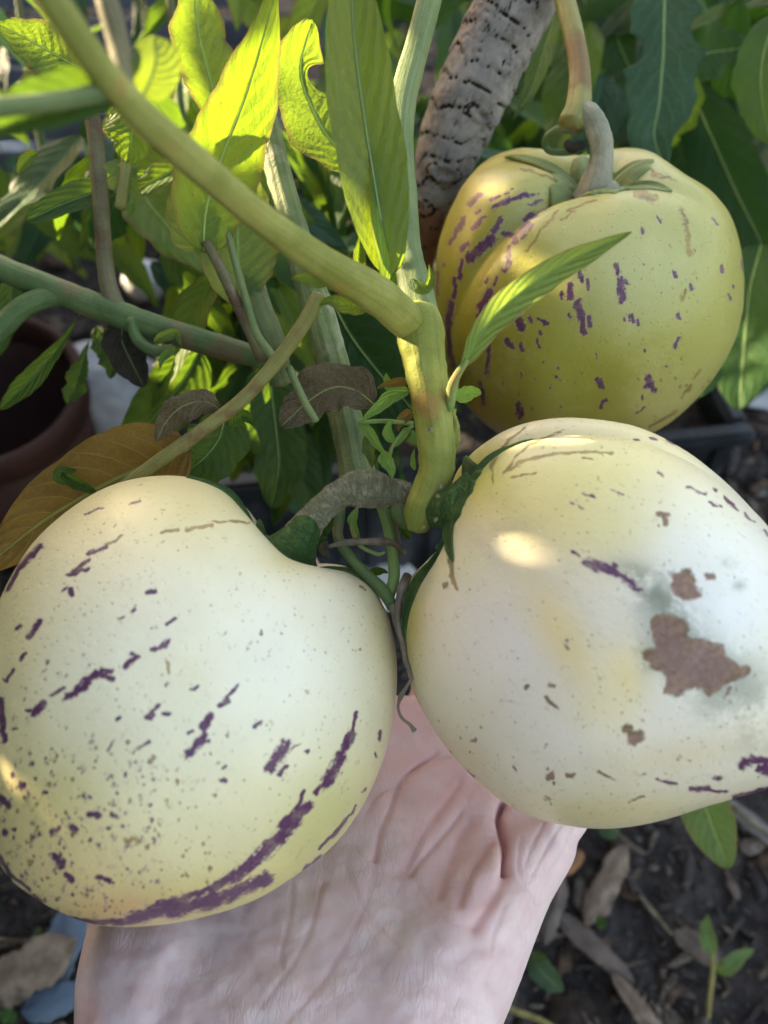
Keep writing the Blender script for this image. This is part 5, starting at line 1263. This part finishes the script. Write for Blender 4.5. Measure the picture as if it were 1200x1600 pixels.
leaf([(868, 20, .30), (850, 80, .30), (830, 140, .30), (800, 190, .30)], 42, 'leaf_mid', shr, roll=.5, fold=.2, shape='lance')
# leaf low on the right, in front of the soil
leaf_thing = thing('fallen_leaf', P(1110, 1240, .33), 'fresh green leaf with a yellowing tip poking out under the right melon', 'leaf')
leaf([(1085, 1190, .33), (1098, 1250, .33), (1115, 1300, .33), (1138, 1358, .33)], 78, 'leaf_pale', leaf_thing, roll=.1, fold=.12, shape='wide', wav=.03, sn=.01, name='blade')
def ground_leaf(label, pts, wpx, mat, name='fallen_leaf'):
    q = []
    for (x, y, z) in pts:
        g = G(x, y, z); q.append((x, y, depth_of(g)))
    rt = thing(name, P(*q[0]), label, 'leaf'); leaf(q, wpx, mat, rt, roll=.1, fold=.12, wav=.1, name='blade', shape='wide', nl=24)
ground_leaf('grey green fallen leaf on the dark soil right of the wrist', [(832, 1485, .018), (842, 1510, .02), (858, 1530, .018), (880, 1550, .014)], 38, 'leaf_grey')
ground_leaf('tiny green leaf under the middle of the right melon', [(935, 1290, .02), (945, 1296, .02), (955, 1300, .02), (968, 1296, .018)], 24, 'leaf_grey')
ground_leaf('small bright green leaf touching the edge of the hand', [(880, 1352, .02), (886, 1340, .02), (890, 1332, .02), (895, 1328, .018)], 18, 'leaf_mid')
ground_leaf('small green leaf beside the hand below the orange scrap', [(832, 1432, .02), (842, 1424, .02), (850, 1418, .02), (858, 1412, .018)], 22, 'leaf_mid')
ground_leaf('tiny green leaf between the bark chips', [(935, 1430, .02), (938, 1438, .02), (940, 1446, .02), (942, 1452, .018)], 16, 'leaf_mid')
ground_leaf('green blade of grass at the bottom left corner', [(5, 1600, .02), (10, 1592, .02), (14, 1585, .02), (20, 1575, .018)], 30, 'leaf_mid')
ground_leaf('pale green leaf sliver on the mulch left of the blue scrap', [(62, 1448, .02), (58, 1460, .02), (55, 1472, .02), (52, 1484, .018)], 14, 'leaf_grey')
# seedling
sg = G(1108, 1585, .0); seed_root = thing('seedling', sg, 'small two leaved green seedling on the soil, bottom right', 'seedling')
def gp(x, y, z): return (x, y, depth_of(G(x, y, z)))
stem([gp(1106, 1590, .002) + (8,), gp(1110, 1550, .012) + (9,), gp(1114, 1510, .02) + (9,), gp(1112, 1485, .026) + (8,)], 'stem_olive', 'stem', parent=seed_root, seg=8)
leaf([gp(1112, 1490, .026), gp(1106, 1468, .03), gp(1104, 1450, .03), gp(1106, 1428, .028)], 26, 'leaf_pale', seed_root, roll=.1, fold=.2, shape='ovate', nl=24)
leaf([gp(1118, 1512, .022), gp(1135, 1512, .026), gp(1155, 1495, .028), gp(1180, 1482, .026)], 24, 'leaf_pale', seed_root, roll=.1, fold=.2, shape='ovate', nl=24)
# fallen stem at the bottom, and twigs
def twig(label, rows, mat='stem_olive'):
    rr = [gp(*r[:3]) + (r[3],) for r in rows]; rt = thing('twig', P(*rr[0][:3]), label, 'twig'); stem(rr, mat, 'shaft', parent=rt, seg=8, step=.002, rough=.1)
twig('long pale green stalk lying on the soil at the bottom edge right of the wrist', [(770, 1560, .02, 9), (800, 1578, .02, 10), (840, 1592, .02, 9), (880, 1615, .02, 9)])
twig('thin grey twig lying across the mulch at the lower left', [(-10, 1465, .02, 5), (30, 1472, .018, 6), (65, 1480, .018, 5)], 'dry_vine')
twig('straw coloured dry stick on the soil under the right melon', [(1130, 1250, .015, 8), (1165, 1275, .015, 9), (1210, 1310, .012, 8)], 'dry_vine')
twig('pale splinter in the soil near the middle of the bottom right', [(1000, 1400, .015, 6), (1020, 1425, .015, 8), (1050, 1460, .012, 4)], 'dry_vine')

# ------------------------------------------------------------------ leaf screen added out of view on the left, gaps shaped for sun flecks
def added_shade_hedge():
    targets = [  # x, y, depth, radius (m): where the photograph shows direct sun
        (400, 70, .187, .022), (385, 150, .193, .018), (345, 240, .198, .010), (310, 60, .22, .016), (330, 140, .224, .012),
        (588, 20, .163, .005), (590, 70, .163, .005), (592, 120, .166, .005), (595, 170, .167, .0045), (597, 220, .168, .0045), (598, 270, .169, .0045), (600, 330, .171, .004), (602, 390, .172, .003), (628, 300, .188, .0045), (632, 335, .188, .0045), (650, 440, .180, .005), (640, 410, .18, .003),
        (500, 190, .204, .016), (485, 90, .204, .012), (205, 200, .182, .010), (190, 230, .182, .006), (50, 70, .203, .014), (90, 90, .205, .010), (40, 215, .108, .009), (110, 190, .110, .006),
        (130, 60, .104, .008), (90, 10, .103, .008), (170, 40, .113, .008), (450, 375, .140, .003), (560, 470, .160, .005), (640, 530, .174, .006), (655, 580, .172, .0055), (665, 610, .172, .003),
        (560, 385, .178, .003), (520, 475, .168, .004), (840, 440, .159, .005), (790, 490, .163, .004), (935, 235, .234, .0045), (920, 208, .234, .003), (730, 615, .18, .004),
        (1150, 600, .37, .009), (430, 695, .262, .008), (465, 660, .262, .005), (548, 725, .205, .003), 
        (228, 455, depth_of(G(232, 462, .03)), .02), (10, 290, .60, .02), (310, 240, .236, .008), (240, 300, .236, .006), (245, 360, .3, .008), (220, 400, .3, .006), (45, 255, .2, .004), (110, 110, .19, .004), (270, 280, .24, .006), (425, 185, .22, .003)]
    rs = np.random.RandomState(77)
    rt_ = np.random.RandomState(8)
    targets += [(rt_.uniform(0, 560), rt_.uniform(-20, 440), rt_.uniform(.28, .55), rt_.uniform(.004, .014)) for _ in range(46)]
    s1 = np.cross(SUN, [0, 0, 1.0]); s1 /= np.linalg.norm(s1); s2 = np.cross(s1, SUN)
    def flat(p): return np.stack([p @ s1, p @ s2], -1)
    tg = np.array([list(flat(P(t[0], t[1], t[2]))) + [t[3]] for t in targets])
    def surf(m, x, y):
        d = P(x, y, 1.0) - CAM; d /= np.linalg.norm(d); h = m['bvh'].ray_cast(Vector(CAM - m['c'] + m['c']), Vector(d))
        return depth_of(np.array(h[0][:])) if h[0] is not None else .18
    mt = [((775, 295, surf(TM, 775, 295)), .0005), ((830, 420, surf(TM, 830, 420)), .0005), ((812, 842, surf(RM, 812, 842)), -.0007), ((70, 1255, surf(LM, 70, 1255)), -.001), ((12, 930, surf(LM, 12, 930)), -.002),
          ((646, 530, .173), .001), ((652, 565, .173), .002), ((658, 600, .173), -.001), ((626, 275, .187), -.001), ((628, 300, .187), -.001), ((632, 330, .187), -.001), ((645, 440, .180), 0), ((800, 480, .163), -.001), ((845, 440, .160), -.001)]
    mt_old = [((775, 295, .245), -.001), ((830, 420, .225), .0005), ((840, 640, .25), -.003), ((815, 840, .148), .0012), ((70, 1255, .165), .001), ((8, 925, .175), -.001)]
    mg = np.array([list(flat(P(*q))) + [r] for q, r in mt])
    prot = []
    for m in (LM, RM, TM):
        V = m['V'][::41]; nv = V - m['c']; nv /= np.linalg.norm(nv, axis=1)[:, None]
        prot.append(V[(nv @ SUN > .02) & (nv @ m['n'] > -.15)])
    hv = np.empty(len(HAND.data.vertices) * 3, np.float32); HAND.data.vertices.foreach_get('co', hv); hv = hv.reshape(-1, 3)[::60]
    hx, hy, _ = proj(hv); prot.append(hv[(hy > 1050) & (hy < 1700) & (hx > 80)])
    prot = np.vstack(prot); bpy.context.view_layer.update(); dg = bpy.context.evaluated_depsgraph_get()
    free = [not SC.ray_cast(dg, Vector(p + SUN * .0015), Vector(SUN), distance=.45)[0] for p in prot]
    l1 = np.array([P(xx, yy, .166) for yy in range(-40, 330, 12) for xx in range(490, 556, 8) if xx > 490 + max(0, yy - 100) * .35 and xx < 556 + yy * .09])
    pf = flat(np.vstack([prot[np.array(free)], l1]))
    d2 = np.hypot(pf[:, None, 0] - mg[None, :, 0], pf[:, None, 1] - mg[None, :, 1]) - mg[None, :, 2]
    pf = pf[(d2 > .006).all(1)]
    cell = .003; occ = np.zeros((1400, 900), bool)
    gi = ((pf + [2.0, .6]) / cell).astype(int)
    for a_ in range(-2, 3):
        for b_ in range(-2, 3): occ[np.clip(gi[:, 0] + a_, 0, 1399), np.clip(gi[:, 1] + b_, 0, 899)] = True
    def cut(C, ext):
        f = flat(C)
        near = np.zeros(len(C), bool)
        for t in tg: near |= np.hypot(f[:, 0] - t[0], f[:, 1] - t[1]) < t[2] + ext
        own = np.zeros(len(C), bool)
        for t in mg: own |= np.hypot(f[:, 0] - t[0], f[:, 1] - t[1]) < t[2] + ext
        k = ((f + [2.0, .6]) / cell).astype(int)
        need = occ[np.clip(k[:, 0], 0, 1399), np.clip(k[:, 1], 0, 899)]
        return (~near | need) & ~own
    def scatter(n, y0, y1, z0, z1, ext):
        y = rs.uniform(y0, y1, n); z = rs.uniform(z0, z1, n); x = -(.235 + .55 * np.maximum(y, -.1)) - rs.uniform(0, .09, n)
        C = np.stack([x, y, z], 1); return C[cut(C, ext)]
    Cb = scatter(15000, -.4, 2.8, 0, 1.0, .026); Cs = scatter(60000, -.1, 1.1, .1, .80, .0085)
    C = np.vstack([Cb, Cs]); n = len(C)
    Lh = np.concatenate([rs.uniform(.022, .030, len(Cb)), rs.uniform(.0095, .013, len(Cs))])[:, None]
    a = rs.normal(size=(n, 3)); a[:, 2] -= .6; a /= np.linalg.norm(a, axis=1)[:, None]
    b = np.cross(a, SUN + rs.normal(size=(n, 3)) * .5); b /= np.linalg.norm(b, axis=1)[:, None]
    up = np.cross(a, b)
    L = Lh; Wd = L * .62
    V = np.stack([C - a * L, C + b * Wd + up * L * .2, C + a * L, C - b * Wd + up * L * .2], 1).reshape(-1, 3)
    i = np.arange(n) * 4
    Q = np.concatenate([np.stack([i, i + 1, i + 2], 1), np.stack([i, i + 2, i + 3], 1)])
    k = NT('shade_hedge_leaf'); ob = k.co('Object')
    c = k.mix(k.ss(k.noise(ob, 60, 2), .35, .65), (.03, .08, .025), (.06, .13, .04))
    k.l(k.bsdf(c, .5, .4).outputs[0], k.out.inputs[0])
    root = thing('added_shade_hedge', (-.5, .5, 0), 'unseen screen of small leaves added on the left to shade the scene', 'added_shade_hedge')
    link('foliage', mesh_np('foliage', V, Q, smooth=False), k.m, root)
    for q in range(24):
        yy = -.3 + q * .12; xx = -(.28 + .55 * max(yy, -.1))
        rows = [(xx, yy, 0, .006), (xx - .01, yy + .02, .3, .005), (xx + .01, yy - .01, .62, .003), (xx, yy + .01, .9, .0015)]
        rows = [r for r in rows]
        ok = True
        S = spline(rows, 40)[:, :3]
        for (tx, ty, td, r) in targets:
            p = P(tx, ty, td); v = S - p; aa = v @ SUN; perp = np.linalg.norm(v - aa[:, None] * SUN, axis=1)
            if (perp < r + .004).any(): ok = False
        if ok: link('stem', tube_mesh('stem', rows, seg=8, step=.01, rough=.05), M['stem_brown'], root)
    return targets
TARGETS = added_shade_hedge()
